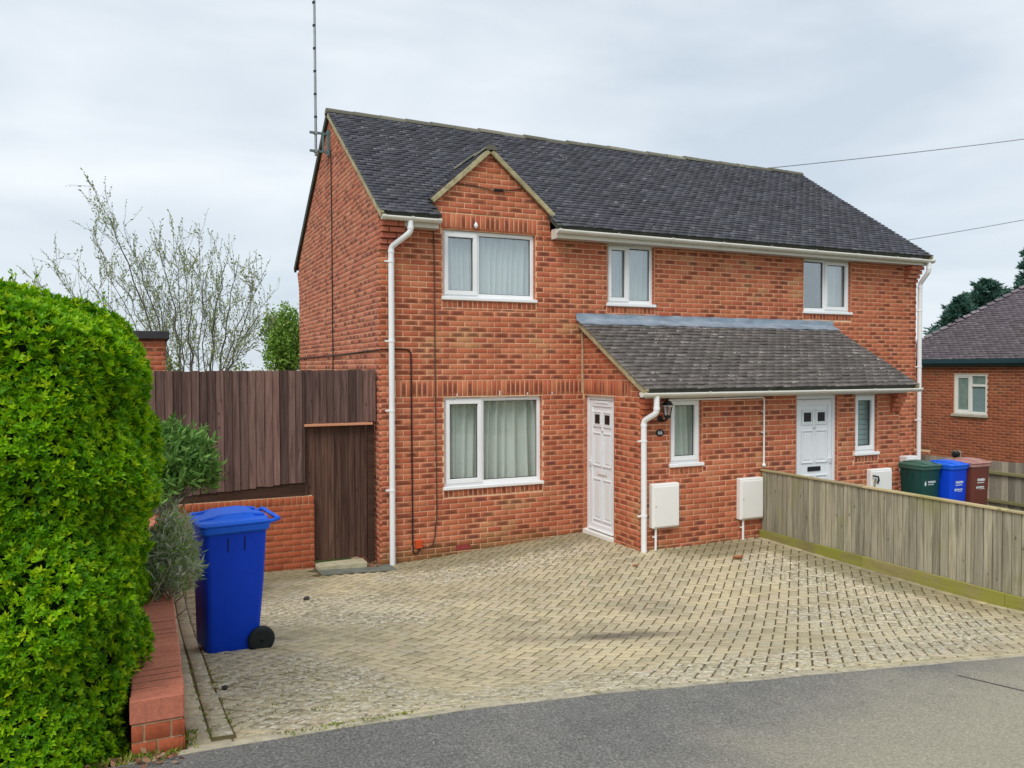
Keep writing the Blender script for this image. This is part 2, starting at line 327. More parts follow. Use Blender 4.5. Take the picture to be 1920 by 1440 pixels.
# ------------------------------------------------------------------ object helpers
def tag(o, label=None, cat=None, group=None, kind=None):
    for k, v in (('label', label), ('category', cat), ('group', group), ('kind', kind)):
        if v: o[k] = v
    return o
def link(o, parent=None):
    COL.objects.link(o)
    if parent is not None:
        o.parent = parent; o.matrix_parent_inverse = WI.get(parent.name, Matrix.Identity(4))
    return o
WI = {}
def thing(name, loc, label, cat, group=None):
    o = bpy.data.objects.new(name, None); o.location = loc; o.empty_display_size = .2; COL.objects.link(o)
    WI[o.name] = Matrix.Translation(-Vector(loc)); return tag(o, label, cat, group)
def np_mesh(name, verts, faces_flat, counts, uv=None, smooth=False):
    me = bpy.data.meshes.new(name); verts = np.asarray(verts, dtype=np.float32).reshape(-1, 3)
    ff = np.asarray(faces_flat, dtype=np.int32); cn = np.asarray(counts, dtype=np.int32)
    me.vertices.add(len(verts)); me.vertices.foreach_set('co', verts.ravel())
    me.loops.add(len(ff)); me.loops.foreach_set('vertex_index', ff)
    me.polygons.add(len(cn)); st = np.concatenate(([0], np.cumsum(cn)[:-1])).astype(np.int32)
    me.polygons.foreach_set('loop_start', st); me.polygons.foreach_set('loop_total', cn)
    if smooth: me.polygons.foreach_set('use_smooth', np.ones(len(cn), dtype=bool))
    me.update(calc_edges=True)
    if uv is not None:
        l = me.uv_layers.new(name='UVMap'); l.data.foreach_set('uv', np.asarray(uv, dtype=np.float32).ravel())
    me.validate(clean_customdata=False); return me

class Fr:      # a wall frame: u along the wall, v up, n outwards
    def __init__(s, o, u, v, n): s.o, s.u, s.v, s.n = map(lambda q: np.array(q, float), (o, u, v, n))
    def p(s, u, v, n=0.0): return s.o + s.u * u + s.v * v + s.n * n
WORLD = Fr((0, 0, 0), (1, 0, 0), (0, 1, 0), (0, 0, 1))
FRONT = Fr((0, 0, 0), (1, 0, 0), (0, 0, 1), (0, -1, 0))
GABLE = Fr((0, 0, 0), (0, -1, 0), (0, 0, 1), (-1, 0, 0))
PY, PX0, PX1 = -1.49, 3.14, 8.10
PFRONT = Fr((0, PY, 0), (1, 0, 0), (0, 0, 1), (0, -1, 0))
PSIDE = Fr((PX0, 0, 0), (0, -1, 0), (0, 0, 1), (-1, 0, 0))

class MB:
    def __init__(s): s.v = []; s.f = []; s.uv = []; s.sm = []
    def add(s, vs, fs, uvs=None, smooth=False):
        b = len(s.v); s.v += [tuple(map(float, q)) for q in vs]; s.f += [[b + i for i in f] for f in fs]
        s.sm += [smooth] * len(fs); return s
    def box(s, u0, u1, v0, v1, n0, n1, fr=WORLD):
        vs = [fr.p(u, v, n) for n in (n0, n1) for v in (v0, v1) for u in (u0, u1)]
        return s.add(vs, [(0, 2, 3, 1), (4, 5, 7, 6), (0, 1, 5, 4), (2, 6, 7, 3), (0, 4, 6, 2), (1, 3, 7, 5)])
    def poly(s, pts, n0, n1, fr=WORLD):
        k = len(pts); vs = [fr.p(a, b, n0) for a, b in pts] + [fr.p(a, b, n1) for a, b in pts]
        return s.add(vs, [tuple(range(k))[::-1], tuple(range(k, 2 * k))] + [(i, (i + 1) % k, k + (i + 1) % k, k + i) for i in range(k)])
    def tube(s, pts, r, sides=8, cap=True, smooth=True):
        pts = [np.array(p, float) for p in pts]; k = len(pts); rr = r if hasattr(r, '__len__') else [r] * k
        vs = []; prev = None
        for i, p in enumerate(pts):
            d = pts[min(i + 1, k - 1)] - pts[max(i - 1, 0)]; d = d / (np.linalg.norm(d) + 1e-9)
            if prev is None:
                a = np.cross(d, (0, 0, 1) if abs(d[2]) < .9 else (1, 0, 0))
            else: a = prev - d * (prev @ d)
            a = a / (np.linalg.norm(a) + 1e-9); prev = a; b = np.cross(d, a)
            for j in range(sides):
                q = 2 * math.pi * j / sides; vs.append(p + (a * math.cos(q) + b * math.sin(q)) * rr[i])
        fs = [(i * sides + j, i * sides + (j + 1) % sides, (i + 1) * sides + (j + 1) % sides, (i + 1) * sides + j) for i in range(k - 1) for j in range(sides)]
        s.add(vs, fs, smooth=smooth)
        if cap: s.add(vs[:sides], [tuple(range(sides))[::-1]]); s.add(vs[-sides:], [tuple(range(sides))])
        return s
    def lathe(s, prof, fr, sides=20, smooth=True):    # prof: (radius, along n)
        vs = []; k = len(prof)
        for r, h in prof:
            for j in range(sides):
                q = 2 * math.pi * j / sides; vs.append(fr.p(r * math.cos(q), r * math.sin(q), h))
        fs = [(i * sides + j, i * sides + (j + 1) % sides, (i + 1) * sides + (j + 1) % sides, (i + 1) * sides + j) for i in range(k - 1) for j in range(sides)]
        s.add(vs, fs, smooth=smooth); s.add(vs[:sides], [tuple(range(sides))[::-1]]); s.add(vs[-sides:], [tuple(range(sides))]); return s
    def mesh(s, name):
        me = bpy.data.meshes.new(name); me.from_pydata(s.v, [], s.f); me.update()
        me.polygons.foreach_set('use_smooth', s.sm); return me
    def build(s, name, mat, parent=None, bevel=0.0, seg=1):
        me = s.mesh(name); me.materials.append(M[mat]); o = bpy.data.objects.new(name, me); link(o, parent)
        if bevel:
            b = o.modifiers.new('bevel', 'BEVEL'); b.width = bevel; b.segments = seg; b.limit_method = 'ANGLE'
        return o
def box(name, mat, parent, u0, u1, v0, v1, n0, n1, fr=WORLD, bevel=0.0):
    return MB().box(u0, u1, v0, v1, n0, n1, fr).build(name, mat, parent, bevel)

def clip(poly, a, b, c):      # keep a*x+b*y <= c
    out = []
    for i, p in enumerate(poly):
        q = poly[(i + 1) % len(poly)]; dp = a * p[0] + b * p[1] - c; dq = a * q[0] + b * q[1] - c
        if dp <= 0: out.append(p)
        if (dp < 0 < dq) or (dq < 0 < dp):
            k = dp / (dp - dq); out.append((p[0] + (q[0] - p[0]) * k, p[1] + (q[1] - p[1]) * k))
    return out
def area(p): return abs(sum(p[i][0] * p[(i + 1) % len(p)][1] - p[(i + 1) % len(p)][0] * p[i][1] for i in range(len(p)))) / 2
def score(p, n=None, a=1.0):   # how large it shows from the camera
    d = np.array(p) - CAM; z = d @ FWD
    if z < .5: return 0
    x = (d @ np.array(_R)) / z; y = (d @ np.array(_U)) / z
    if abs(x) > .66 or abs(y) > .5: return 0
    c = 1 if n is None else max(0.0, -(d @ np.array(n)) / np.linalg.norm(d))
    return a * c / z ** 2

# ------------------------------------------------------------------ brickwork
def sub_rect(r, h):            # rectangle r minus rectangle h -> list of rectangles
    a0, a1, b0, b1 = r; c0, c1, d0, d1 = h
    if c0 >= a1 or c1 <= a0 or d0 >= b1 or d1 <= b0: return [r]
    o = []
    if c0 > a0: o.append((a0, c0, b0, b1))
    if c1 < a1: o.append((c1, a1, b0, b1))
    m0, m1 = max(a0, c0), min(a1, c1)
    if d0 > b0: o.append((m0, m1, b0, d0))
    if d1 < b1: o.append((m0, m1, d1, b1))
    return o
def lay(fr, u0, u1, v0, v1, holes=(), planes=(), soldiers=(), phase=0, base=2.1, ulen=.225, keep=None):
    """polygons (in u, v) of every brick of a stretcher-bond wall"""
    out = []
    k0 = math.floor((v0 - base) / .075); k1 = math.ceil((v1 - base) / .075)
    H = list(holes) + [s[:4] for s in soldiers]
    for k in range(k0, k1):
        z0 = base + k * .075 + .005; z1 = z0 + .065; off = (ulen / 2 if (k + phase) % 2 else 0)
        i = 0
        while True:
            a = u0 + (0 if (i == 0) else (i * ulen - off)); b = u0 + ((i + 1) * ulen - off) - .010
            i += 1
            if a >= u1: break
            b = min(b, u1)
            if b - a < .03: continue
            rs = [(a, b, z0, z1)]
            for h in H: rs = [q for r_ in rs for q in sub_rect(r_, (h[0] - .008, h[1] + .008, h[2] - .006, h[3] + .006))]
            for (p0, p1, q0, q1) in rs:
                if p1 - p0 < .022 or q1 - q0 < .018: continue
                out.append([(p0, q0), (p1, q0), (p1, q1), (p0, q1)])
    for s in soldiers:
        n = max(1, round((s[1] - s[0]) / .075)); st = (s[1] - s[0]) / n
        for i in range(n): out.append([(s[0] + i * st + .005, s[2] + .005), (s[0] + (i + 1) * st - .005, s[2] + .005), (s[0] + (i + 1) * st - .005, s[3] - .005), (s[0] + i * st + .005, s[3] - .005)])
    res = []
    for p in out:
        for (a, b, c) in planes:
            p = clip(p, a, b, c)
            if len(p) < 3: break
        if len(p) >= 3 and area(p) > .0006: res.append((fr, p))
    return res
def brick_arrays(fr, p, jit=True, dep=.03, ch=.002):
    k = len(p); P = np.array(p); c = P.mean(0); n0 = float(rng.normal(0, .0012)) if jit else 0
    ext = P.max(0) - P.min(0); q = c + (P - c) * (1 - 2 * ch / np.maximum(ext, .02))
    vs = [fr.p(a, b, n0) for a, b in q] + [fr.p(a, b, n0 - ch) for a, b in P] + [fr.p(a, b, -dep) for a, b in P]
    mn = P.min(0); uv = (P - mn) / np.maximum(ext, 1e-4)
    if ext[1] > ext[0]: uv = uv[:, ::-1]
    fs = [list(range(k))]; us = [uv]
    for l in (0, k):
        for i in range(k):
            j = (i + 1) % k; fs.append([l + k + i, l + k + j, l + j, l + i]); us.append(uv[[i, j, j, i]])
    return vs, fs, np.concatenate(us)
def bricks(items, mat, parent, singles, name='brick', stuff='brickwork'):
    """the best-shown ones become single objects, all others one joined part"""
    sc = []
    for fr, p in items:
        c = np.mean(p, axis=0); sc.append(score(fr.p(c[0], c[1]), fr.n, area(p)))
    order = np.argsort(sc)[::-1]; single = set(int(i) for i in order[:singles] if sc[int(i)] > 0)
    shared = {}
    V = []; Fa = []; Cn = []; U = []; b = 0
    for i, (fr, p) in enumerate(items):
        if i in single:
            P = np.array(p); ext = P.max(0) - P.min(0); mn = P.min(0)
            if len(p) == 4 and abs(area(p) - ext[0] * ext[1]) < 1e-6:
                key = (round(float(ext[0]), 3), round(float(ext[1]), 3))
                if key not in shared:
                    loc = Fr((0, 0, 0), (1, 0, 0), (0, 0, 1), (0, -1, 0)); e = ext / 2
                    vs, fs, us = brick_arrays(loc, [(-e[0], -e[1]), (e[0], -e[1]), (e[0], e[1]), (-e[0], e[1])], False)
                    me = np_mesh(name, vs, [x for f in fs for x in f], [len(f) for f in fs], us); me.materials.append(M[mat]); shared[key] = me
                o = bpy.data.objects.new(name, shared[key]); c = mn + ext / 2; pos = fr.p(c[0], c[1], float(rng.normal(0, .0012)))
                Z = -fr.n; mw = Matrix(((fr.u[0], Z[0], fr.v[0], pos[0]), (fr.u[1], Z[1], fr.v[1], pos[1]), (fr.u[2], Z[2], fr.v[2], pos[2]), (0, 0, 0, 1)))
                link(o, parent); o.matrix_basis = mw
            else:
                vs, fs, us = brick_arrays(fr, p); me = np_mesh(name, vs, [x for f in fs for x in f], [len(f) for f in fs], us)
                me.materials.append(M[mat]); link(bpy.data.objects.new(name, me), parent)
        else:
            vs, fs, us = brick_arrays(fr, p); V += vs
            for f in fs: Fa += [b + x for x in f]; Cn.append(len(f))
            U.append(us); b += len(vs)
    if V:
        me = np_mesh(stuff, V, Fa, Cn, np.concatenate(U)); me.materials.append(M[mat]); o = bpy.data.objects.new(stuff, me); link(o, parent); tag(o, kind='stuff')

# ------------------------------------------------------------------ roof tiles
def tile_list(fr, u0, u1, slope, gauge=.1, wid=.168, skip=None):
    out = []
    n = int(round(slope / gauge))
    for j in range(n):
        u = u0 - (wid / 2 if j % 2 else 0) + 0.0
        while u < u1 - .01:
            a, b = max(u, u0), min(u + wid - .003, u1)
            if b - a > .03 and not (skip and skip((a + b) / 2, j * gauge)): out.append((fr, a, b, j * gauge, gauge))
            u += wid
    return out
def tile_arrays(fr, a, b, v, g, r):
    n0 = .028 + r[0] * .0022; sag = r[1] * .0016; dv = r[2] * .002
    th = .018; cm = .003
    um = (a + b) / 2
    lo = [(a, v + dv, n0 - cm + sag), (um, v + dv, n0), (b, v + dv, n0 - cm - sag)]
    hi = [(a, v + g * 1.25, .001), (um, v + g * 1.25, .003), (b, v + g * 1.25, .001)]
    bt = [(x, y, z - th) for x, y, z in lo]
    vs = [fr.p(*q) for q in lo + hi + bt]
    fs = [(0, 1, 4, 3), (1, 2, 5, 4), (6, 7, 1, 0), (7, 8, 2, 1), (0, 3, 6), (2, 8, 5)]
    uv = [(0, 0), (.5, 0), (1, 0), (0, 1), (.5, 1), (1, 1), (0, 0), (.5, 0), (1, 0)]
    us = [uv[i] for f in fs for i in f]
    return vs, fs, us
def tiles(items, mat, parent, singles, name='roof_tile', stuff='tiling'):
    sc = []
    for fr, a, b, v, g in items: sc.append(score(fr.p((a + b) / 2, v), fr.n, (b - a) * g))
    order = np.argsort(sc)[::-1]; single = set(int(i) for i in order[:singles] if sc[int(i)] > 0)
    V = []; Fa = []; Cn = []; U = []; base = 0; shared = {}
    for i, (fr, a, b, v, g) in enumerate(items):
        r = rng.normal(0, 1, 3)
        if i in single:
            key = round(b - a, 3)
            if key not in shared:
                loc = Fr((0, 0, 0), (1, 0, 0), (0, 1, 0), (0, 0, 1)); vs, fs, us = tile_arrays(loc, -(b - a) / 2, (b - a) / 2, 0, g, (0, 0, 0))
                me = np_mesh(name, vs, [x for f in fs for x in f], [len(f) for f in fs], us); me.materials.append(M[mat]); shared[key] = me
            o = bpy.data.objects.new(name, shared[key]); p = fr.p((a + b) / 2, v + r[2] * .002, r[0] * .002)
            link(o, parent); u, w_, n = fr.u, fr.v, fr.n
            o.matrix_basis = Matrix(((u[0], w_[0], n[0], p[0]), (u[1], w_[1], n[1], p[1]), (u[2], w_[2], n[2], p[2]), (0, 0, 0, 1))) @ Matrix.Rotation(float(r[1]) * .012, 4, 'Z')
        else:
            vs, fs, us = tile_arrays(fr, a, b, v, g, r); V += vs
            for f in fs: Fa += [base + x for x in f]; Cn.append(len(f))
            U += us; base += len(vs)
    if V:
        me = np_mesh(stuff, V, Fa, Cn, U); me.materials.append(M[mat]); o = bpy.data.objects.new(stuff, me); link(o, parent); tag(o, kind='stuff')

# ------------------------------------------------------------------ ground heights
GP = np.array([(-2.9, -6.65, .841), (-2.2, -6.65, .819), (-1.42, -6.65, .798), (-.68, -6.65, .735), (.42, -6.65, .62), (1.55, -6.65, .518), (3.05, -6.65, .362), (5.25, -6.65, .17),
    (-2.57, -3.78, .335), (-2.0, -4.04, .35), (-2.7, -5.2, .57), (-.63, -5.42, .365), (-1.15, -6.28, .655), (-.3, -3.8, .08), (1.1, -4.7, .16), (.92, -5.4, .307), (1.42, -4.2, .076),
    (5.25, -1.5, .05), (5.25, -2.8, .022), (5.25, -3.9, .012), (5.25, -5.27, .02), (.16, 0, -.148), (1.45, 0, -.08), (2.3, 0, -.022), (3.15, 0, .02), (3.13, -1.54, .04), (4, -1.54, .03),
    (-.86, .05, -.106), (-2.6, 0, -.06), (-2.7, -2, .08), (3.2, -4.4, .03), (3.2, -3, .01), (.8, -2, -.06), (-.8, -1.8, -.02)])
def _phi(r): return np.where(r > 1e-9, r * r * np.log(np.maximum(r, 1e-9)), 0)
_n = len(GP); _K = _phi(np.linalg.norm(GP[:, None, :2] - GP[None, :, :2], axis=2)) + .06 * np.eye(_n)
_P = np.hstack([np.ones((_n, 1)), GP[:, :2]]); _A = np.block([[_K, _P], [_P.T, np.zeros((3, 3))]])
_W = np.linalg.solve(_A, np.concatenate([GP[:, 2], np.zeros(3)]))
def gh(x, y):
    x = np.asarray(x, float); y = np.asarray(y, float)
    q = np.stack([np.clip(x, -3.2, 5.6).ravel(), np.clip(y, -6.75, .3).ravel()], 1)
    k = _phi(np.linalg.norm(q[:, None] - GP[None, :, :2], axis=2))
    return (k @ _W[:_n] + _W[_n] + q @ _W[_n + 1:]).reshape(x.shape)
def g1(x, y): return float(gh(np.array([x]), np.array([y]))[0])
EDGE = -6.65
def edge_h(x):
    return np.interp(x, [-12, -2.9, -2.2, -1.42, -.68, .42, 1.55, 3.05, 5.25, 14], [1.05, .841, .825, .79, .735, .625, .515, .362, .17, -.45])
def foot_h(x, y):      # footway: follows the edge, rising very slightly towards the road
    return edge_h(x) + .012 * (EDGE - np.asarray(y, float)) + .004

def grid_mesh(name, xs, ys, fz, mat, parent=None, kind=None):
    X, Y = np.meshgrid(xs, ys); Z = fz(X, Y); v = np.stack([X, Y, Z], 2).reshape(-1, 3); nx, ny = len(xs), len(ys)
    i = np.arange((nx - 1) * (ny - 1)); a = (i // (nx - 1)) * nx + i % (nx - 1)
    f = np.stack([a, a + 1, a + nx + 1, a + nx], 1)
    me = np_mesh(name, v, f.ravel(), np.full(len(f), 4), smooth=True); me.materials.append(M[mat]); o = bpy.data.objects.new(name, me); link(o, parent); tag(o, kind=kind); return o

# the setting
gnd = grid_mesh('ground', np.array([-400, -60, -14, -4.2, -2.95, 5.3, 10.6, 14, 60, 400.]), np.array([-400, -60, -14.5, -6.7, 0.2, 8, 30, 120, 600.]), lambda x, y: np.full(x.shape, -.42), 'ground_far', kind='structure')
drive = grid_mesh('driveway', np.linspace(-2.8, 5.3, 130), np.linspace(EDGE, .25, 110), lambda x, y: gh(x, y) - .0065, 'joint', kind='structure')
foot = grid_mesh('footway', np.linspace(-12, 14, 90), np.linspace(-16, EDGE - .04, 30), foot_h, 'tarmac', kind='structure')
nd_ = grid_mesh('neighbour_driveway', np.linspace(5.28, 10.9, 12), np.linspace(EDGE - .03, .05, 12), lambda x, y: np.where(y < -5.5, edge_h(x) * (-(y + 5.5)) / 1.18, 0.0) * .9 + .004, 'concrete_grey', kind='structure')
bed = grid_mesh('garden_bed', np.linspace(-9, -2.88, 14), np.linspace(EDGE - .03, .1, 14), lambda x, y: .78 + .0 * x, 'soil', kind='structure')
# thin concrete edging between blocks and tarmac
xs = np.linspace(-2.92, 5.3, 60); mb = MB()
vs = []
for x in xs:
    z = float(edge_h(x)); vs += [(x, EDGE - .04 + .004 * math.sin(x * 9), z - .1), (x, EDGE - .04 + .004 * math.sin(x * 9), z + .006), (x, EDGE + .004, z + .006), (x, EDGE + .004, z - .1)]
mb.add(vs, [(4 * i + j, 4 * i + (j + 1) % 4, 4 * i + 4 + (j + 1) % 4, 4 * i + 4 + j) for i in range(len(xs) - 1) for j in range(4)])
tag(mb.build('kerb_edging', 'concrete'), kind='structure')
mb = MB()
pts = [(1.96, -6.9), (2.15, -7.25), (2.25, -7.7), (2.45, -8.6)]
for (a, b) in zip(pts[:-1], pts[1:]):
    n_ = 6
    for k in range(n_):
        p = [(a[0] + (b[0] - a[0]) * (k + e) / n_, a[1] + (b[1] - a[1]) * (k + e) / n_) for e in (0, 1)]
        w_ = .006 + .003 * random.random()
        q = [(p[0][0] - w_, p[0][1]), (p[0][0] + w_, p[0][1]), (p[1][0] + w_, p[1][1]), (p[1][0] - w_, p[1][1])]
        mb.add([(x, y, float(foot_h(x, y)) + .004) for x, y in q], [(0, 1, 2, 3)])
mb.build('tarmac_seam', 'seam', foot)

# block paving
ca = math.sqrt(.5); DA = np.array([ca, ca]); DB = np.array([ca, -ca])
XL, XR = -2.69, 5.22
pav = []
def inside(poly):
    for (a, b, c) in ((-1, 0, -(XL + .222)), (1, 0, XR - .108), (0, -1, -(EDGE + .115)), (0, 1, .05)):
        poly = clip(poly, a, b, c)
        if len(poly) < 3: return []
    return poly
for x in range(-110, 110):
    for y in range(-110, 110):
        m = (x - y) % 4
        if m not in (0, 3): continue
        u0, v0 = x * .1, y * .1; u1, v1 = (u0 + .2, v0 + .1) if m == 0 else (u0 + .1, v0 + .2)
        g = .0064
        cen = DB * (u0 + u1) / 2 + DA * (v0 + v1) / 2 + np.array([1.2, -3.3])
        if not (-3 < cen[0] < 5.5 and -6.9 < cen[1] < .3): continue
        if cen[0] > PX0 + .15 and cen[1] > PY + .15: continue
        if -.9 < cen[0] < .1 and cen[1] > -.42: continue
        q = [tuple(DB * a + DA * b + np.array([1.2, -3.3])) for a, b in ((u0 + g, v0 + g), (u1 - g, v0 + g), (u1 - g, v1 - g), (u0 + g, v1 - g))]
        q = inside(q)
        if len(q) >= 3 and area(q) > .0012: pav.append((q, m))
for i in range(42):           # border blocks: along the road edge, the wall and the fence
    a = XL + i * .2
    if a < XR - .1: pav.append(([(a + .003, EDGE + .012), (a + .197, EDGE + .012), (a + .197, EDGE + .108), (a + .003, EDGE + .108)], 5))
for k in range(2):
    for i in range(34):
        a = EDGE + .115 + i * .2 + (.1 if k else 0); x0 = XL + .012 + k * .105
        if a + .2 < .05: pav.append(([(x0 + .003, a + .003), (x0 + .098, a + .003), (x0 + .098, a + .197), (x0 + .003, a + .197)], 5))
for i in range(26):
    a = EDGE + .115 + i * .2
    if a + .2 < PY: pav.append(([(XR - .1, a + .003), (XR - .004, a + .003), (XR - .004, a + .197), (XR - .1, a + .197)], 5))
sc = [score((*np.mean(p, axis=0), 0.1), None, area(p)) for p, m in pav]
fulls = [i for i in np.argsort(sc)[::-1] if len(pav[i][0]) == 4 and sc[i] > 0]
single = set(int(i) for i in fulls[:300]); V = []; Fa = []; Cn = []; b = 0
def paver_arrays(P, zf):
    P = np.array(P); c = P.mean(0); k = len(P); ext = P.max(0) - P.min(0)
    q = c + (P - c) * (1 - .007 / np.linalg.norm(P - c, axis=1, keepdims=True) * 1.3); bt = c + (P - c)
    vs = [(x, y, zf(x, y)) for x, y in q] + [(x, y, zf(x, y) - .004) for x, y in P] + [(x, y, zf(x, y) - .03) for x, y in P]
    fs = [list(range(k))] + [[l + k + i, l + k + (i + 1) % k, l + (i + 1) % k, l + i] for l in (0, k) for i in range(k)]
    return vs, fs
pm = {}
for i, (p, m) in enumerate(pav):
    P = np.array(p)
    if np.cross(P[1] - P[0], P[2] - P[1]) < 0: P = P[::-1]
    c = P.mean(0)
    if i in single:
        e0 = P[1] - P[0]; e1 = P[3] - P[0]; l0, l1 = np.linalg.norm(e0), np.linalg.norm(e1)
        if l1 > l0: e0, e1 = e1, -e0; l0, l1 = l1, l0
        key = (round(l0, 2), round(l1, 2))
        if key not in pm:
            vs, fs = paver_arrays([(-l0 / 2, -l1 / 2), (l0 / 2, -l1 / 2), (l0 / 2, l1 / 2), (-l0 / 2, l1 / 2)], lambda x, y: 0.0)
            me = np_mesh('paver', vs, [x for f in fs for x in f], [len(f) for f in fs]); me.materials.append(M['paver']); pm[key] = me
        z = g1(*c); e = .05; dx = (g1(c[0] + e, c[1]) - g1(c[0] - e, c[1])) / (2 * e); dy = (g1(c[0], c[1] + e) - g1(c[0], c[1] - e)) / (2 * e)
        n = Vector((-dx + rng.normal(0, .006), -dy + rng.normal(0, .006), 1)).normalized(); u = Vector((*e0 / l0, 0)); u = (u - n * u.dot(n)).normalized(); v = n.cross(u)
        o = bpy.data.objects.new('paver', pm[key]); link(o, drive)
        o.matrix_basis = Matrix(((u.x, v.x, n.x, c[0]), (u.y, v.y, n.y, c[1]), (u.z, v.z, n.z, z + rng.normal(0, .0012)), (0, 0, 0, 1)))
    else:
        tx, ty, tz = rng.normal(0, .006), rng.normal(0, .006), rng.normal(0, .0012)
        hz = gh(P[:, 0], P[:, 1]); d = {tuple(q): h for q, h in zip(P, hz)}; A = np.c_[P - c, np.ones(len(P))]; co = np.linalg.lstsq(A, hz, rcond=None)[0]
        vs, fs = paver_arrays(P, lambda x, y: float(co[0] * (x - c[0]) + co[1] * (y - c[1]) + co[2] + tx * (x - c[0]) + ty * (y - c[1]) + tz)); V += vs
        for f in fs: Fa += [b + x for x in f]; Cn.append(len(f))
        b += len(vs)
me = np_mesh('paving', V, Fa, Cn); me.materials.append(M['paver']); tag(link(bpy.data.objects.new('paving', me), drive), kind='stuff')

# tarmac patch and step in front of the side gate
mb = MB(); xs = np.linspace(-.86, .12, 8); ys = np.linspace(-.42, .1, 6)
grid_mesh('patch', xs, ys, lambda x, y: gh(x, y) + .002, 'concrete_grey', drive)

# ------------------------------------------------------------------ the house
LEN, DEP = 10.36, 6.0
TA = .682; AN = math.atan(TA); EZ = 4.535
def on_plane(x, y, axis, val):      # where a sight line meets a wall plane (used to read off wall fittings)
    d = np.array(_F) + np.array(_R) * (x - 960) / 1482.26 - np.array(_U) * (y - 720) / 1482.26
    return CAM + d * (val - CAM[axis]) / d[axis]
house = thing('semi_detached_house', (5.2, 3, -.1), 'red brick pair of semi-detached houses with dark tiled roof and shared porch', 'house')
W_UP = (.905, 2.335, 3.44, 4.42); W_MID = (3.563, 4.42, 3.435, 4.40); W_R = (7.535, 8.66, 3.43, 4.40); W_LOW = (.918, 2.44, .795, 2.085)
P_W1 = (3.64, 4.175, 1.135, 2.075); P_W2 = (7.116, 7.60, 1.125, 2.075); P_D = (5.915, 6.745, .05, 2.08); S_D = (.03, .85, .045, 2.085)
SILL = .085
def under(wd): return (wd[0] - .012, wd[1] + .012, wd[2] - .105, wd[2])
front_holes = [W_UP, W_MID, W_R, W_LOW, (PX0, PX1, -1, 3.12)]
items = lay(FRONT, 0, LEN, -.3, 4.5, front_holes, (), [(.2275, 3.125, 2.1, 2.325), (.882, 2.36, 4.42, 4.645), under(W_LOW), under(W_UP), under(W_MID), under(W_R)], 0)
items += lay(FRONT, .7875, 2.585, 4.5, 5.6, [(.882, 2.36, 4.42, 4.645)], [(-.905, 1, 5.55 - .905 * 1.61), (.84, 1, 5.55 + .84 * 1.61)], (), 1)
items += lay(PSIDE, 0.0, -PY, -.1, 3.2, [S_D], [(.565, 1, 3.22 - .1)], [(0.012, 1.28, 2.1, 2.325)], 1)
items += lay(PFRONT, PX0, PX1, -.1, 2.12, [P_W1, P_W2, P_D], (), [under(P_W1), under(P_W2)], 0)
bricks(items, 'brick', house, 300)
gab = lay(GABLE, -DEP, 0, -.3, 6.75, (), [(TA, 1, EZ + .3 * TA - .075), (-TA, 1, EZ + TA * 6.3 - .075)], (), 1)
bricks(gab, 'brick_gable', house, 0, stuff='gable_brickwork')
# mortar body behind the bricks
mb = MB()
def body(fr, rect, holes, n0=-.24, n1=-.005):
    rs = [rect]
    for h in holes: rs = [q for r_ in rs for q in sub_rect(r_, h)]
    for a in rs: mb.box(a[0], a[1], a[2], a[3], n0, n1, fr)
body(FRONT, (.02, LEN - .001, -.45, 4.45), [W_UP, W_MID, W_R, W_LOW])
mb.poly([(.79, 4.45), (.79, 4.76), (1.61, 5.53), (2.58, 4.70), (2.58, 4.45), (2.34, 4.45), (2.34, 4.43), (.9, 4.43), (.9, 4.45)], -.24, -.005, FRONT)
mb.poly([(-DEP + .012, -.45), (-.013, -.45), (-.013, 4.62), (-3, 6.68), (-DEP + .012, 4.62)], -.24, -.005, GABLE)
body(PSIDE, (.0, -PY - .011, -.3, 2.1), [S_D], -.2)
mb.poly([(0, 2.1), (-PY - .011, 2.1), (-PY - .011, 2.26), (0, 3.1)], -.2, -.005, PSIDE)
body(PFRONT, (PX0 + .012, PX1 - .011, -.3, 2.11), [P_W1, P_W2, P_D], -.2)
mb.build('wall', 'mortar', house)
mb = MB(); mb.box(LEN - .25, LEN - .003, .25, DEP - .01, -.45, 4.5); mb.poly([(.02, 4.5), (DEP - .02, 4.5), (3, 6.66)], 0, .2, Fr((LEN - .21, 0, 0), (0, 1, 0), (0, 0, 1), (1, 0, 0)))
mb.box(.25, LEN - .25, DEP - .25, DEP - .012, -.45, 4.5); mb.box(PX1 - .2, PX1 - .01, PY + .2, -.01, -.3, 2.2); mb.poly([(PY + .2, 2.2), (-.01, 2.2), (-.01, 3.1)], 0, .19, Fr((PX1 - .2, 0, 0), (0, 1, 0), (0, 0, 1), (1, 0, 0)))
mb.build('party_wall', 'brick', house)
mb = MB(); mb.box(.3, LEN - .3, 1.1, 5.6, -.2, 4.4); mb.box(PX0 + .25, PX1 - .25, -.5, -.02, -.1, 2.05); mb.build('interior', 'dark_room', house)

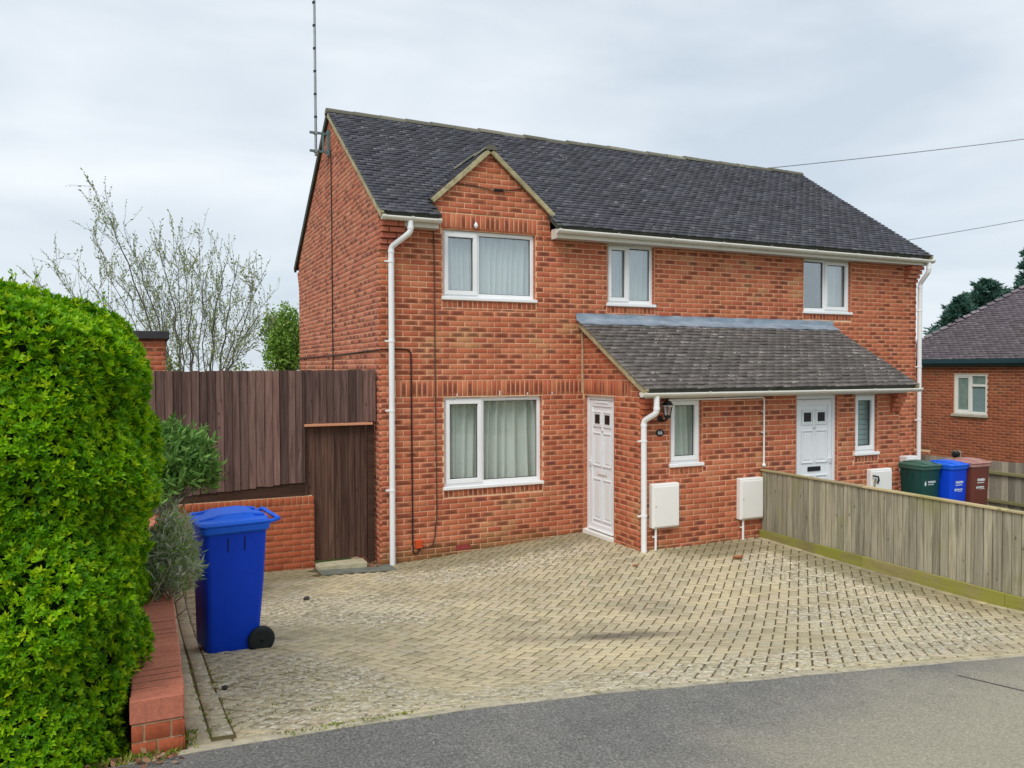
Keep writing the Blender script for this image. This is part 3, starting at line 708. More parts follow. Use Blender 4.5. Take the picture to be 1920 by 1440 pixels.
def reveal(fr, wd, par):
    u0, u1, v0, v1 = wd; k = 0
    z = v0 + .05
    while z < v1 - .02:
        for a, b in ((u0 - .001, u0 + .0035), (u1 - .0035, u1 + .001)): MB().box(a, b, z, min(z + .066, v1), -.06, -.003, fr).build('reveal_brick', 'brick', par)
        z += .075
def window(fr, wd, lights, strong=False, vents=((.15, .4), (.6, .85))):
    u0, u1, v0, v1 = wd; s = v0 + .045; fw = .058
    mb = MB(); n0, n1 = -.115, -.05
    mb.box(u0 + .004, u1 - .004, v1 - fw, v1 - .004, n0, n1, fr); mb.box(u0 + .004, u1 - .004, s, s + fw, n0, n1, fr)
    mb.box(u0 + .004, u0 + fw, s + fw, v1 - fw, n0, n1, fr); mb.box(u1 - fw, u1 - .004, s + fw, v1 - fw, n0, n1, fr)
    W_ = u1 - u0
    for k in range(len(lights) - 1):
        c = u0 + W_ * lights[k][1]; mb.box(c - .028, c + .028, s + fw, v1 - fw, n0, n1, fr)
    win = mb.build('window', 'upvc', house, .004)
    reveal(fr, wd, win)
    for k, (a, b, op) in enumerate(lights):
        p0 = u0 + fw if k == 0 else u0 + W_ * a + .028; p1 = u1 - fw if k == len(lights) - 1 else u0 + W_ * b - .028
        q0, q1 = s + fw, v1 - fw
        if op:
            m2 = MB(); e = .022; g = .038; z0, z1 = -.09, -.03
            m2.box(p0 - e, p1 + e, q1 - g, q1 + e, z0, z1, fr); m2.box(p0 - e, p1 + e, q0 - e, q0 + g, z0, z1, fr)
            m2.box(p0 - e, p0 + g, q0 + g, q1 - g, z0, z1, fr); m2.box(p1 - g, p1 + e, q0 + g, q1 - g, z0, z1, fr)
            m2.build('sash', 'upvc', win, .005); p0 += g; p1 -= g; q0 += g; q1 -= g
        box('pane', 'glass_strong' if strong else 'glass', win, p0 - .006, p1 + .006, q0 - .006, q1 + .006, -.086, -.078, fr)
        m2 = MB()
        for (a_, b_, c_, d_) in ((p0 - .004, p1 + .004, q1 - .008, q1 + .003), (p0 - .004, p1 + .004, q0 - .003, q0 + .008), (p0 - .004, p0 + .008, q0 + .008, q1 - .008), (p1 - .008, p1 + .004, q0 + .008, q1 - .008)):
            m2.box(a_, b_, c_, d_, -.078, -.068, fr)
        m2.build('gasket', 'black_plastic', win)
    m2 = MB(); m2.box(u0 - .022, u1 + .022, v0, v0 + .045, -.10, .034, fr); m2.build('sill', 'upvc', win, .006)
    for a, b in vents: box('trickle_vent', 'upvc_door', win, u0 + W_ * a, u0 + W_ * b, v1 - .044, v1 - .02, -.05, -.034, fr, .003)
    return win
window(FRONT, W_UP, [(0, .375, True), (.375, 1, False)], True, ((.12, .38), (.62, .87)))
window(FRONT, W_LOW, [(0, .385, True), (.385, 1, False)], False, ((.12, .37), (.63, .86)))
window(FRONT, W_MID, [(0, .47, True), (.47, 1, False)], True, ((.25, .65),))
window(FRONT, W_R, [(0, .47, False), (.47, 1, True)], True, ((.05, .45),))
window(PFRONT, P_W1, [(0, 1, True)], False, ())
window(PFRONT, P_W2, [(0, 1, True)], False, ((.1, .9),))

def door(fr, wd, handle_left, black_letter):
    u0, u1, v0, v1 = wd; fw = .062; mb = MB(); n0, n1 = -.12, -.045
    mb.box(u0 + .003, u1 - .003, v1 - fw, v1 - .003, n0, n1, fr); mb.box(u0 + .003, u0 + fw, v0, v1 - fw, n0, n1, fr); mb.box(u1 - fw, u1 - .003, v0, v1 - fw, n0, n1, fr)
    d = mb.build('door', 'upvc_door', house, .005)
    reveal(fr, wd, d)
    a0, a1, b0, b1 = u0 + fw + .006, u1 - fw - .006, v0 + .05, v1 - fw - .008
    m2 = MB(); st = .075
    m2.box(a0, a1, b1 - .09, b1, -.11, -.052, fr); m2.box(a0, a1, b0, b0 + .10, -.11, -.052, fr)
    m2.box(a0, a0 + st, b0 + .10, b1 - .09, -.11, -.052, fr); m2.box(a1 - st, a1, b0 + .10, b1 - .09, -.11, -.052, fr)
    m2.build('door_stile', 'upvc_door', d, .005)
    i0, i1, j0, j1 = a0 + st, a1 - st, b0 + .10, b1 - .09; mid = (i0 + i1) / 2; w_ = (i1 - i0)
    box('door_slab', 'upvc_door', d, i0 - .004, i1 + .004, j0 - .004, j1 + .004, -.10, -.068, fr)
    def panel(p0, p1, q0, q1, glazed=False):
        m3 = MB(); e = .022
        for (x0, x1, y0, y1) in ((p0, p1, q1 - e, q1), (p0, p1, q0, q0 + e), (p0, p0 + e, q0 + e, q1 - e), (p1 - e, p1, q0 + e, q1 - e)): m3.box(x0, x1, y0, y1, -.068, -.052, fr)
        if not glazed: m3.box(p0 + .05, p1 - .05, q0 + .05, q1 - .05, -.068, -.060, fr)
        m3.build('door_panel', 'upvc_door', d, .004)
        if glazed: box('door_light', 'black_plastic', d, p0 + .045, p1 - .045, q0 + .045, q1 - .045, -.068, -.064, fr); m3 = MB(); [m3.box(x0, x1, y0, y1, -.068, -.058, fr) for (x0, x1, y0, y1) in ((p0 + .03, p1 - .03, q1 - .045, q1 - .03), (p0 + .03, p1 - .03, q0 + .03, q0 + .045), (p0 + .03, p0 + .045, q0 + .045, q1 - .045), (p1 - .045, p1 - .03, q0 + .045, q1 - .045))]; m3.build('bead', 'upvc_door', d)
    H = v0
    for p0, p1 in ((i0 + .012, mid - .018), (mid + .018, i1 - .012)):
        panel(p0, p1, H + 1.58, H + 1.81, True); panel(p0, p1, H + 1.0, H + 1.50); panel(p0, p1, H + .2, H + .82)
    lb = box('letter_box', 'black_plastic' if black_letter else 'chrome', d, mid - .13, mid + .13, H + .875, H + .945, -.068, -.055, fr, .004)
    box('letter_flap', 'black_plastic' if black_letter else 'upvc', lb, mid - .11, mid + .105, H + .888, H + .932, -.055, -.050, fr, .003)
    hu = a0 + .035 if handle_left else a1 - .035
    hp = box('handle_plate', 'upvc', d, hu - .016, hu + .016, H + .92, H + 1.12, -.052, -.044, fr, .004)
    s_ = 1 if handle_left else -1
    m3 = MB(); m3.tube([fr.p(hu, H + 1.06, -.044), fr.p(hu, H + 1.06, -.005), fr.p(hu + s_ * .1, H + 1.06, -.003)], .009, 8); m3.build('lever', 'upvc', hp)
    box('keyhole', 'black_plastic', hp, hu - .006, hu + .006, H + .965, H + .99, -.044, -.042, fr)
    m3 = MB(); m3.lathe([(.03, -.068), (.03, -.058), (.02, -.05)], Fr(fr.p(mid, H + 1.54), fr.u, fr.v, fr.n), 12); m3.build('knocker', 'chrome', d)
    box('drip_bar', 'upvc', d, a0, a1, H + .055, H + .075, -.052, -.02, fr, .003)
    box('threshold', 'upvc_box', d, u0 - .005, u1 + .005, v0 - .03, v0 + .035, -.12, .03, fr, .004)
    box('draught_vent', 'upvc', d, u0 + .22, u1 - .24, v1 - .11, v1 - .085, -.052, -.042, fr, .002)
    return d
door(PSIDE, S_D, True, False)
door(PFRONT, P_D, False, True)

# main roof
RF = Fr((0, -.3, EZ), (1, 0, 0), (0, math.cos(AN), math.sin(AN)), (0, -math.sin(AN), math.cos(AN)))
RB = Fr((0, 6.3, EZ), (-1, 0, 0), (0, -math.cos(AN), math.sin(AN)), (0, math.sin(AN), math.cos(AN)))
SLOPE = 3.3 / math.cos(AN)
mb = MB(); vcut = .40 / math.cos(AN)
for a, b, v0 in ((-.03, .80, .02), (.80, 2.56, vcut), (2.56, LEN + .03, .02)): mb.box(a, b, v0, SLOPE, -.06, -.004, RF)
mb.box(-LEN - .03, .03, .02, SLOPE, -.06, .03, RB)
roof = mb.build('roof', 'verge_dark', house)
def gz(x): return 5.60 - (.905 * (1.61 - x) if x < 1.61 else .84 * (x - 1.61))
def skip_main(u, v):
    if not .74 < u < 2.60: return False
    return EZ + v * math.sin(AN) < gz(u) - .06
main_tiles = tile_list(RF, -.055, LEN + .055, SLOPE - .03, skip=skip_main)
PAN = math.atan(.565); PF = Fr((0, -1.76, 2.21), (1, 0, 0), (0, math.cos(PAN), math.sin(PAN)), (0, -math.sin(PAN), math.cos(PAN)))
PSL = 1.75 / math.cos(PAN)
tiles(main_tiles, 'roof_tile', roof, 0)
c42 = math.atan(.905); c40 = math.atan(.84)
GL = Fr((.74, 0, gz(.74)), (0, -1, 0), (math.cos(c42), 0, math.sin(c42)), (-math.sin(c42), 0, math.cos(c42)))
GR = Fr((2.62, 0, gz(2.62)), (0, 1, 0), (-math.cos(c40), 0, math.sin(c40)), (math.sin(c40), 0, math.cos(c40)))
sl_l = (1.61 - .74) / math.cos(c42); sl_r = (2.62 - 1.61) / math.cos(c40)
def yb(z): return (z - EZ) / TA - .3
mb = MB(); mb.poly([(.03, 0), (.03, sl_l), (-yb(5.6) - .05, sl_l), (-yb(gz(.74)) - .1, 0)][::-1], -.05, -.004, GL)
mb.poly([(-.03, 0), (yb(gz(2.62)) + .1, 0), (yb(5.6) + .05, sl_r), (-.03, sl_r)], -.05, -.004, GR)
gablet = mb.build('gablet_roof', 'verge_dark', house)
tl = tile_list(GL, -1.5, .05, sl_l, skip=lambda u, v: -u > yb(gz(.74) + v * math.sin(c42)) + .02)
tl += tile_list(GR, -.05, 1.5, sl_r, skip=lambda u, v: u > yb(gz(2.62) + v * math.sin(c40)) + .02)
tiles(tl, 'roof_tile', gablet, 0)
mb = MB(); mb.box(.015, .062, -.02, sl_l + .02, -.06, .008, GL); mb.build('verge', 'verge', gablet, .006)
mb = MB(); mb.box(-.062, -.015, -.02, sl_r + .02, -.06, .008, GR); mb.build('verge', 'verge', gablet, .006)
def ridge(parent, p, q, n, r=.105):
    p, q = np.array(p, float), np.array(q, float); d = (q - p) / n; ax = d / np.linalg.norm(d); side = np.cross(ax, (0, 0, 1))
    for i in range(n):
        a = p + d * i; jz = rng.normal(0, .006); vs = []; S = 9
        for e, rr in ((0, r + .008), (1.03, r - .004)):
            for k in range(S):
                t_ = math.pi * k / (S - 1); vs.append(a + d * e + side * math.cos(t_) * rr + np.array([0, 0, math.sin(t_) * rr * .8 + jz]))
        for k in (0, S - 1): vs.append(a + side * (r if k == 0 else -r) * .9 + np.array([0, 0, -.05]))
        m = MB(); m.add(vs, [(k, k + 1, S + k + 1, S + k) for k in range(S - 1)], smooth=True); m.add(vs[:S], [tuple(range(S))]); m.add(vs[S:2 * S], [tuple(range(S))[::-1]])
        m.build('ridge_tile', 'ridge_tile', parent)
ridge(roof, (-.06, 3, EZ + SLOPE * math.sin(AN) - .045), (LEN + .06, 3, EZ + SLOPE * math.sin(AN) - .045), 23)
ridge(gablet, (1.61, -.075, 5.565), (1.61, yb(5.6) + .02, 5.565), 3, .085)
mb = MB(); mb.box(-.048, -.004, -.02, SLOPE, -.085, .004, RF); mb.build('verge', 'verge', roof, .005)
mb = MB(); mb.box(.004, .048, -.02, SLOPE, -.085, .03, RB); mb.build('verge', 'verge_dark', roof, .005)
mb = MB(); mb.box(LEN + .004, LEN + .048, -.02, SLOPE, -.08, .004, RF); mb.build('verge', 'verge', roof, .005)
# porch roof
mb = MB(); mb.box(3.06, 8.17, .02, PSL, -.06, -.004, PF); proof = mb.build('porch_roof', 'verge_dark', house)
tiles(tile_list(PF, 3.035, 8.20, PSL - .04), 'porch_tile', proof, 300)
mb = MB(); mb.box(3.05, 3.10, -.02, PSL, -.085, .006, PF); mb.build('verge', 'verge', proof, .005)
mb = MB(); mb.box(8.14, 8.19, -.02, PSL, -.085, .006, PF); mb.build('verge', 'verge', proof, .005)
mb = MB(); vs = []
prof = [(0.0, 3.312), (-.012, 3.312), (-.016, 3.235), (-.05, 3.205), (-.165, 3.150), (-.165, 3.138), (-.05, 3.19), (0, 3.2)]
n_ = 40
for i in range(n_ + 1):
    x = 3.015 + (8.225 - 3.015) * i / n_; j = .004 * math.sin(i * 1.9) + .003 * math.sin(i * 4.1)
    vs += [(x, y - (abs(j) if k in (3, 4) else 0), z + (j if k in (0, 1, 4, 5) else 0)) for k, (y, z) in enumerate(prof)]
K = len(prof)
mb.add(vs, [(i * K + k, i * K + (k + 1) % K, (i + 1) * K + (k + 1) % K, (i + 1) * K + k) for i in range(n_) for k in range(K)]); mb.add(vs[:K], [tuple(range(K))]); mb.add(vs[-K:], [tuple(range(K))[::-1]])
mb.build('lead_flashing', 'lead', proof)
box('expansion_joint', 'mortar_cream', house, PX0 - .033, PX0 - .016, -.008, .0, 2.12, 3.06)

# eaves: fascia, soffit, gutters, pipes
def eaves(x0, x1, yf, z0, z1, yw, endcap=True):
    f_ = box('fascia', 'fascia', house, x0, x1, yf - .018, yf, z0, z1, bevel=.003)
    box('soffit', 'soffit', f_, x0 + .004, x1 - .004, yf - .001, yw, z0 + .006, z0 + .016)
    box('bargeboard', 'fascia', f_, x0 - .002, x0 + .016, yf, yw, z0 + .004, z1 + .02); box('bargeboard', 'fascia', f_, x1 - .016, x1 + .002, yf, yw, z0 + .004, z1 + .02)
eaves(.30, .775, -.2, 4.375, 4.50, -.004); eaves(2.60, LEN + .012, -.2, 4.375, 4.50, -.004)
def gutter(x0, x1, y, z, r=.056, step=.92, drop=0.0):
    S = 9; mb = MB(); vs = []
    for x, dz in ((x0, 0), (x1, drop)):
        for rr in (r, r - .006):
            for k in range(S):
                t_ = math.pi * k / (S - 1); vs.append((x, y - math.cos(t_) * rr, z + dz - math.sin(t_) * rr * .95))
    a, b = 0, 2 * S
    fs = [(k, k + 1, b + k + 1, b + k) for k in range(S - 1)] + [(S + k, b + S + k, b + S + k + 1, S + k + 1) for k in range(S - 1)]
    fs += [(0, b, b + S, S), (S - 1, 2 * S - 1, b + 2 * S - 1, b + S - 1)]
    mb.add(vs, fs, smooth=True)
    for e in (0, b): mb.add([vs[e + k] for k in range(S)], [tuple(range(S))])
    g_ = mb.build('gutter', 'gutter_white', house)
    n = max(1, int((x1 - x0) / step))
    for i in range(n + 1):
        x = x0 + .03 + (x1 - x0 - .06) * i / n; m2 = MB(); v2 = []; zz = z + drop * (x - x0) / (x1 - x0)
        for xx in (x - .02, x + .02):
            for k in range(S):
                t_ = math.pi * (k - .35) / (S - 1.7); v2.append((xx, y - math.cos(t_) * (r + .005), zz - math.sin(t_) * (r + .005) * .95))
        m2.add(v2, [(k, k + 1, S + k + 1, S + k) for k in range(S - 1)]); m2.build('gutter_bracket', 'gutter_white', g_)
    return g_
gutter(-.03, .79, -.27, 4.485, step=.3); gutter(2.55, LEN + .10, -.27, 4.485, drop=-.015); gutter(3.0, 8.24, -1.745, 2.165)
def pipe(pts, r=.036, br=(), mat='upvc'):
    # round the bends
    P = [np.array(p, float) for p in pts]; out = [P[0]]
    for i in range(1, len(P) - 1):
        a = P[i - 1] - P[i]; b = P[i + 1] - P[i]; la, lb = np.linalg.norm(a), np.linalg.norm(b); k = min(.045, la * .4, lb * .4)
        for e in (0, .33, .67, 1): q = (P[i] + a / la * k) * (1 - e) ** 2 + 2 * e * (1 - e) * P[i] + (P[i] + b / lb * k) * e * e; out.append(q)
    out.append(P[-1])
    o = MB().tube(out, r, 12).build('downpipe', mat, house)
    for z in br:
        q = P[-1]; m = MB(); m.tube([(q[0], q[1], z - .015), (q[0], q[1], z + .015)], r + .006, 12); m.box(q[0] - .085, q[0] + .012, q[1] + .0, q[1] + .03, z - .01, z + .01); m.build('pipe_clip', mat, o)
    for p_ in P[1:3] if len(P) > 3 else []:
        d = (P[2] - P[1]) / np.linalg.norm(P[2] - P[1]); m = MB(); s_ = 1 if p_ is P[1] else -1
        q = p_ + np.array([0, 0, .06 * s_]); m.tube([q - np.array([0, 0, .018]), q + np.array([0, 0, .018])], r + .005, 12); m.build('pipe_collar', mat, o)
    return o
pipe([(.36, -.27, 4.46), (.36, -.27, 4.29), (.152, -.075, 4.11), (.150, -.075, -.16)], .039, (3.92, 2.86, 1.93, .86))
pipe([(3.235, -1.745, 2.13), (3.235, -1.745, 1.90), (3.165, -1.555, 1.79), (3.168, -1.555, .01)], .039, (1.52, .52))
pipe([(LEN - .02, -.27, 4.44), (LEN - .02, -.27, 4.26), (LEN + .0, -.075, 4.05), (LEN + .0, -.075, .0)], .039, (3.55, 2.5, 1.5, .72))
fa = box('fascia', 'fascia', house, 3.12, 8.06, -1.665, -1.645, 2.09, 2.20, bevel=.003); box('soffit', 'soffit', fa, 3.124, 8.056, -1.646, PY - .004, 2.096, 2.106)

# corbelled bricks at the eaves corners
def corbel(fr, u0, u1, z_top, rows, proj, mat='brick_gable'):
    n = 0
    for k in range(rows):
        z1 = z_top - k * .075; pr = proj * (rows - k) / rows
        cuts = [u0, u0 + .1025 if k % 2 else u0 + .215, u1]
        cuts = [c for c in cuts if c <= u1]
        for a, b in zip(cuts[:-1], cuts[1:]):
            if b - a > .03: MB().box(a + .001, b - .009, z1 - .065, z1, -.02, pr, fr).build('corbel_brick', mat, house, .003)
corbel(FRONT, .003, .325, 4.44, 5, .215); corbel(FRONT, LEN - .325, LEN - .002, 4.44, 5, .215)
corbel(PFRONT, PX0 + .003, PX0 + .22, 2.085, 4, .14, 'brick'); corbel(PFRONT, PX1 - .22, PX1 - .002, 2.085, 4, .14, 'brick')
BACK = Fr((0, DEP, 0), (1, 0, 0), (0, 0, 1), (0, 1, 0)); corbel(BACK, .003, .325, 4.44, 5, .2)
# air brick, weep vents
for x_ in (857, 937, 989, 1035):
    p = on_plane(x_, 736, 1, -.002); box('weep_vent', 'upvc', house, p[0] - .006, p[0] + .006, -.006, .0, 2.103, 2.17 if x_ == 937 else 2.14)
box('air_brick', 'vent_red', house, 1.09, 1.30, -.004, .05, -.055, .012)

# ------------------------------------------------------------------ fittings on the walls
def meter_box(u0, u1, v0, v1, label, damaged=False):
    t_ = thing('meter_box', PFRONT.p((u0 + u1) / 2, v0), label, 'meter box', 'white meter boxes on the porch wall')
    box('casing', 'upvc_box', t_, u0, u1, v0, v1, -.01, .085, PFRONT, .012)
    box('cover', 'upvc_box', t_, u0 + .02, u1 - .016, v0 + .022, v1 - .035, .085, .098, PFRONT, .006)
    MB().lathe([(.009, .098), (.009, .102)], Fr(PFRONT.p(u0 + .045, (v0 + v1) / 2), (1, 0, 0), (0, 0, 1), (0, -1, 0)), 10).build('lock', 'steel', t_)
    if damaged:
        MB().poly([(u0 + .03, v1 - .20), (u0 + .085, v1 - .12), (u0 + .10, v1 - .20), (u0 + .07, v1 - .3), (u0 + .03, v1 - .34)], .097, .0995, PFRONT).build('hole', 'concrete', t_)
        MB().tube([PFRONT.p(u0 - .01, v1 - .09, .13), PFRONT.p(u0 + .09, v1 - .11, .14), PFRONT.p(u0 + .13, v1 - .17, .12), PFRONT.p(u0 + .12, v1 - .22, .10)], .013, 8).build('broken_handle', 'black_plastic', t_)
    return t_
m1 = meter_box(3.295, 3.735, .335, .935, 'white meter box on porch wall nearest the corner downpipe')
m2_ = meter_box(4.79, 5.21, .33, .92, 'white meter box on porch wall against the end of the grey fence')
m3_ = meter_box(7.37, 7.83, .40, .905, 'damaged white meter box below the small window beyond the fence', True)
for t_, x in ((m1, 3.375), (m2_, 4.875)):
    MB().tube([(x, PY - .04, .345), (x, PY - .04, .0)], .017, 10).build('conduit', 'upvc', t_); box('conduit_clip', 'upvc', t_, x - .045, x + .02, PY - .045, PY - .02, .21, .225)
a = on_plane(1686, 872, 1, 0); b_ = on_plane(1707, 853, 1, 0)
tv = thing('flue_terminal', (float(a[0] + b_[0]) / 2, -.05, float(a[2])), 'small white louvred box on the wall above the green bin', 'vent')
box('casing', 'upvc', tv, a[0], b_[0], -.16, .0, a[2] - .12, b_[2], bevel=.008)
for k in range(4): box('louvre', 'upvc_door', tv, a[0] + .02, b_[0] - .02, -.172, -.16, b_[2] - .06 - .032 * k, b_[2] - .045 - .032 * k)
# lantern
t_ = thing('wall_lantern', (3.49, PY, 1.75), 'black coach lantern beside the porch downpipe', 'lantern')
MB().tube([(3.47, PY - .005, 1.80), (3.47, PY - .05, 1.775), (3.475, PY - .12, 1.79), (3.485, PY - .14, 1.83)], .016, 8).build('arm', 'black_plastic', t_)
MB().lathe([(.045, 0), (.045, .012), (.02, .02)], Fr((3.47, PY, 1.80), (1, 0, 0), (0, 0, 1), (0, -1, 0)), 14).build('wall_plate', 'black_plastic', t_)
LF = Fr((3.49, PY - .14, 0), (1, 0, 0), (0, 1, 0), (0, 0, 1))
MB().lathe([(.02, 1.81), (.045, 1.83), (.052, 1.85), (.03, 1.86)], LF, 6, False).build('base', 'black_plastic', t_)
MB().lathe([(.042, 1.86), (.068, 1.985)], LF, 6, False).build('glazing', 'glass_strong', t_)
for k in range(6):
    q = 2 * math.pi * k / 6; MB().tube([LF.p(.045 * math.cos(q), .045 * math.sin(q), 1.855), LF.p(.071 * math.cos(q), .071 * math.sin(q), 1.988)], .005, 5).build('glazing_bar', 'black_plastic', t_)
MB().lathe([(.088, 1.985), (.09, 1.995), (.06, 2.03), (.022, 2.055), (.012, 2.09)], LF, 6, False).build('cap', 'black_plastic', t_)
MB().lathe([(.092, 1.984), (.092, 1.990)], LF, 12, False).build('cap_rim', 'chrome', t_)
# number plaque
def text_mesh(body_, size, name):
    cu = bpy.data.curves.new(name, 'FONT'); cu.body = body_; cu.size = size; cu.align_x = 'CENTER'; cu.align_y = 'CENTER'; cu.extrude = .0008; cu.resolution_u = 3
    o = bpy.data.objects.new(name, cu); COL.objects.link(o); dg = bpy.context.evaluated_depsgraph_get(); me = bpy.data.meshes.new_from_object(o.evaluated_get(dg)); bpy.data.objects.remove(o); bpy.data.curves.remove(cu); return me
t_ = thing('number_plaque', (3.467, PY, 1.58), 'small oval dark house number plaque under the lantern', 'sign')
m = MB(); K = 24; m.poly([(3.467 + .068 * math.cos(2 * math.pi * k / K), 1.615 + .05 * math.sin(2 * math.pi * k / K)) for k in range(K)], -.01, .008, PFRONT); m.build('plate', 'black_plastic', t_, .002)
me = text_mesh('66', .075, 'numerals'); me.materials.append(M['print_white']); o = bpy.data.objects.new('numerals', me); link(o, t_); o.matrix_basis = Matrix.Translation((3.467, PY - .0092, 1.615)) @ Matrix.Rotation(R(90), 4, 'X')
# white surface conduit with its ball end
t_ = thing('surface_conduit', (5.262, PY, 1.08), 'thin white conduit running down porch wall to fence end', 'conduit')
MB().tube([(3.55, PY - .03, 2.055), (5.22, PY - .03, 2.065), (5.262, PY - .03, 2.05), (5.262, PY - .03, 1.10)], .013, 8).build('tube', 'upvc', t_)
MB().lathe([(.0, -.03), (.02, -.022), (.03, 0), (.02, .022), (0, .03)], Fr((5.262, PY - .032, 1.085), (1, 0, 0), (0, 1, 0), (0, 0, 1)), 12).build('ball_end', 'upvc', t_)
for z in (1.55, 1.85): box('clip', 'upvc', t_, 5.235, 5.285, PY - .03, PY - .0, z, z + .015)

def cable(name, pts, r, mat, label, smooth=True):
    P = [np.array(p, float) for p in pts]; out = []
    for i in range(len(P) - 1):
        a, b = P[i], P[i + 1]; c0 = P[i - 1] if i else a; c1 = P[i + 2] if i + 2 < len(P) else b
        for e in np.linspace(0, 1, 6, endpoint=False):
            out.append(.5 * (2 * a + (b - c0) * e + (2 * c0 - 5 * a + 4 * b - c1) * e * e + (3 * a - c0 - 3 * b + c1) * e ** 3) if smooth else a + (b - a) * e)
    out.append(P[-1]); o = MB().tube(out, r, 6).build(name, mat); return tag(o, label, 'cable')
cable('wall_cable', [(-.012, 2.88, 6.12), (-.012, 2.84, 5.0), (-.012, 2.82, 3.5), (-.012, 2.80, 1.8), (-.012, 2.8, .6)], .009, 'cable_black', 'thin dark cable dropping down gable wall from the aerial bracket')
cable('wall_cable', [(-.014, 5.97, 2.69), (-.014, 4, 2.70), (-.014, 2, 2.715), (-.014, .02, 2.742), (.02, -.014, 2.745), (.15, -.014, 2.748), (.36, -.014, 2.75), (.43, -.014, 2.71), (.44, -.014, 2.55), (.445, -.014, 1.6), (.45, -.014, .6), (.452, -.014, .08), (.47, -.02, -.03), (.53, -.02, -.02), (.56, -.02, .05)], .010, 'cable_black', 'black cable running along the gable and down beside the front downpipe')
gp = [on_plane(x, y, 1, -.014) for x, y in ((1000, 352), (984, 353), (960, 356), (943, 357), (926, 358), (908, 353), (891, 349), (873, 346), (852, 344), (835, 347), (822, 356), (814, 372), (812, 395), (814, 470), (815, 600), (816, 720), (818, 880), (819, 960), (817, 985), (813, 1018), (800, 1026), (788, 1028))]
cable('telephone_cable', gp, .008, 'cable_brown', 'thin brown cable looping under the small gable then down past the windows')
p = on_plane(935, 357, 1, -.025); o = MB().tube([(p[0] - .07, -.028, p[2]), (p[0] + .07, -.028, p[2] + .004)], .021, 10).build('cable_joint', 'black_plastic'); tag(o, 'small black cable joint box on the small brick gable', 'junction box')
t_ = thing('junction_box', (.535, -.03, .02), 'small orange junction box low on the front wall', 'junction box')
box('case', 'orange_plastic', t_, .49, .585, -.045, .0, .03, .145, bevel=.006); box('lid', 'orange_plastic', t_, .497, .578, -.05, -.045, .038, .137)
p = on_plane(893, 424, 1, -.05)
o = MB().lathe([(.008, -.03), (.025, -.01), (.03, .015), (.014, .045), (.004, .06)], Fr((p[0], -.04, p[2]), (1, 0, 0), (0, 1, 0), (0, 0, 1)), 9).build('alarm_sensor', 'upvc'); tag(o, 'tiny white fitting above the upper left window', 'sensor')
# aerial
t_ = thing('aerial_mast', (-.23, 3.0, 6.05), 'tall slim grey aerial mast bracketed to the gable peak', 'aerial')
MB().tube([(-.23, 3.0, 6.02), (-.232, 3.0, 7.4), (-.245, 3.0, 10.2)], [.022, .021, .019], 10).build('mast', 'steel', t_)
for k in range(11): MB().tube([(-.23 - .0035 * k, 3.0, 6.66 + .375 * k - .016), (-.23 - .0035 * k, 3.0, 6.66 + .375 * k + .016)], .026, 10).build('joint_collar', 'black_plastic', t_)
for z in (6.10, 6.40):
    box('bracket_arm', 'bracket_paint', t_, -.33, .0, 2.985, 3.015, z - .018, z + .018); MB().tube([(-.232, 2.955, z), (-.232, 3.045, z)], .03, 8).build('clamp', 'steel', t_)
box('wall_plate', 'bracket_paint', t_, -.045, -.004, 2.97, 3.03, 6.04, 6.46); box('stay', 'bracket_paint', t_, -.125, -.095, 2.985, 3.015, 6.118, 6.382)

# curtains and blinds behind the glass
def curtain(fr, u0, u1, v0, v1, n, label, seed, fold=.022, freq=52):
    q = np.random.default_rng(seed); nu, nv = 200, 8; vs = []; ph = q.uniform(0, 6, 6); f2 = q.uniform(.6, 1.5, 6)
    for j in range(nv):
        b = j / (nv - 1)
        for i in range(nu):
            a = i / (nu - 1); x = u0 + (u1 - u0) * a; lean = .035 * (1 - b) * math.sin(x * 3.1 + ph[0])
            xx = x + lean
            d = fold * (math.sin(xx * freq + ph[1] + 1.6 * math.sin(xx * 7 + ph[2])) + .5 * math.sin(xx * freq * .47 * f2[0] + ph[3])) * (.65 + .35 * (1 - b))
            vs.append(fr.p(x, v0 + (v1 - v0) * b + .008 * math.sin(x * 60 + ph[4]) * (j == 0), n + d))
    m = MB(); m.add(vs, [(j * nu + i, j * nu + i + 1, (j + 1) * nu + i + 1, (j + 1) * nu + i) for j in range(nv - 1) for i in range(nu - 1)], smooth=True)
    return tag(m.build('net_curtain', 'curtain'), label, 'curtain')
curtain(FRONT, .93, 2.43, .87, 2.06, -.22, 'spotted net curtain inside the wide ground floor window', 1, .05, 46)
curtain(FRONT, .92, 2.32, 3.52, 4.40, -.19, 'pleated net curtain inside the upper window under the small gable', 2, .03, 64)
curtain(FRONT, 3.58, 4.41, 3.51, 4.39, -.19, 'pleated net curtain inside the middle upper window', 3, .028, 70)
curtain(FRONT, 8.25, 8.64, 3.50, 4.39, -.22, 'pale curtain half of the right hand upper window', 4, .02, 50)
curtain(PFRONT, 3.66, 4.16, 1.2, 2.06, -.18, 'net curtain in the narrow porch window by the lantern', 5, .035, 46)
t_ = thing('window_blind', (7.36, PY + .17, 1.18), 'striped blind in the narrow window right of the far door', 'blind')
for k in range(11): box('blind_band', 'blind', t_, 7.14, 7.58, PY + .16, PY + .165 + .006 * (k % 2), 1.19 + k * .08, 1.19 + k * .08 + .074)

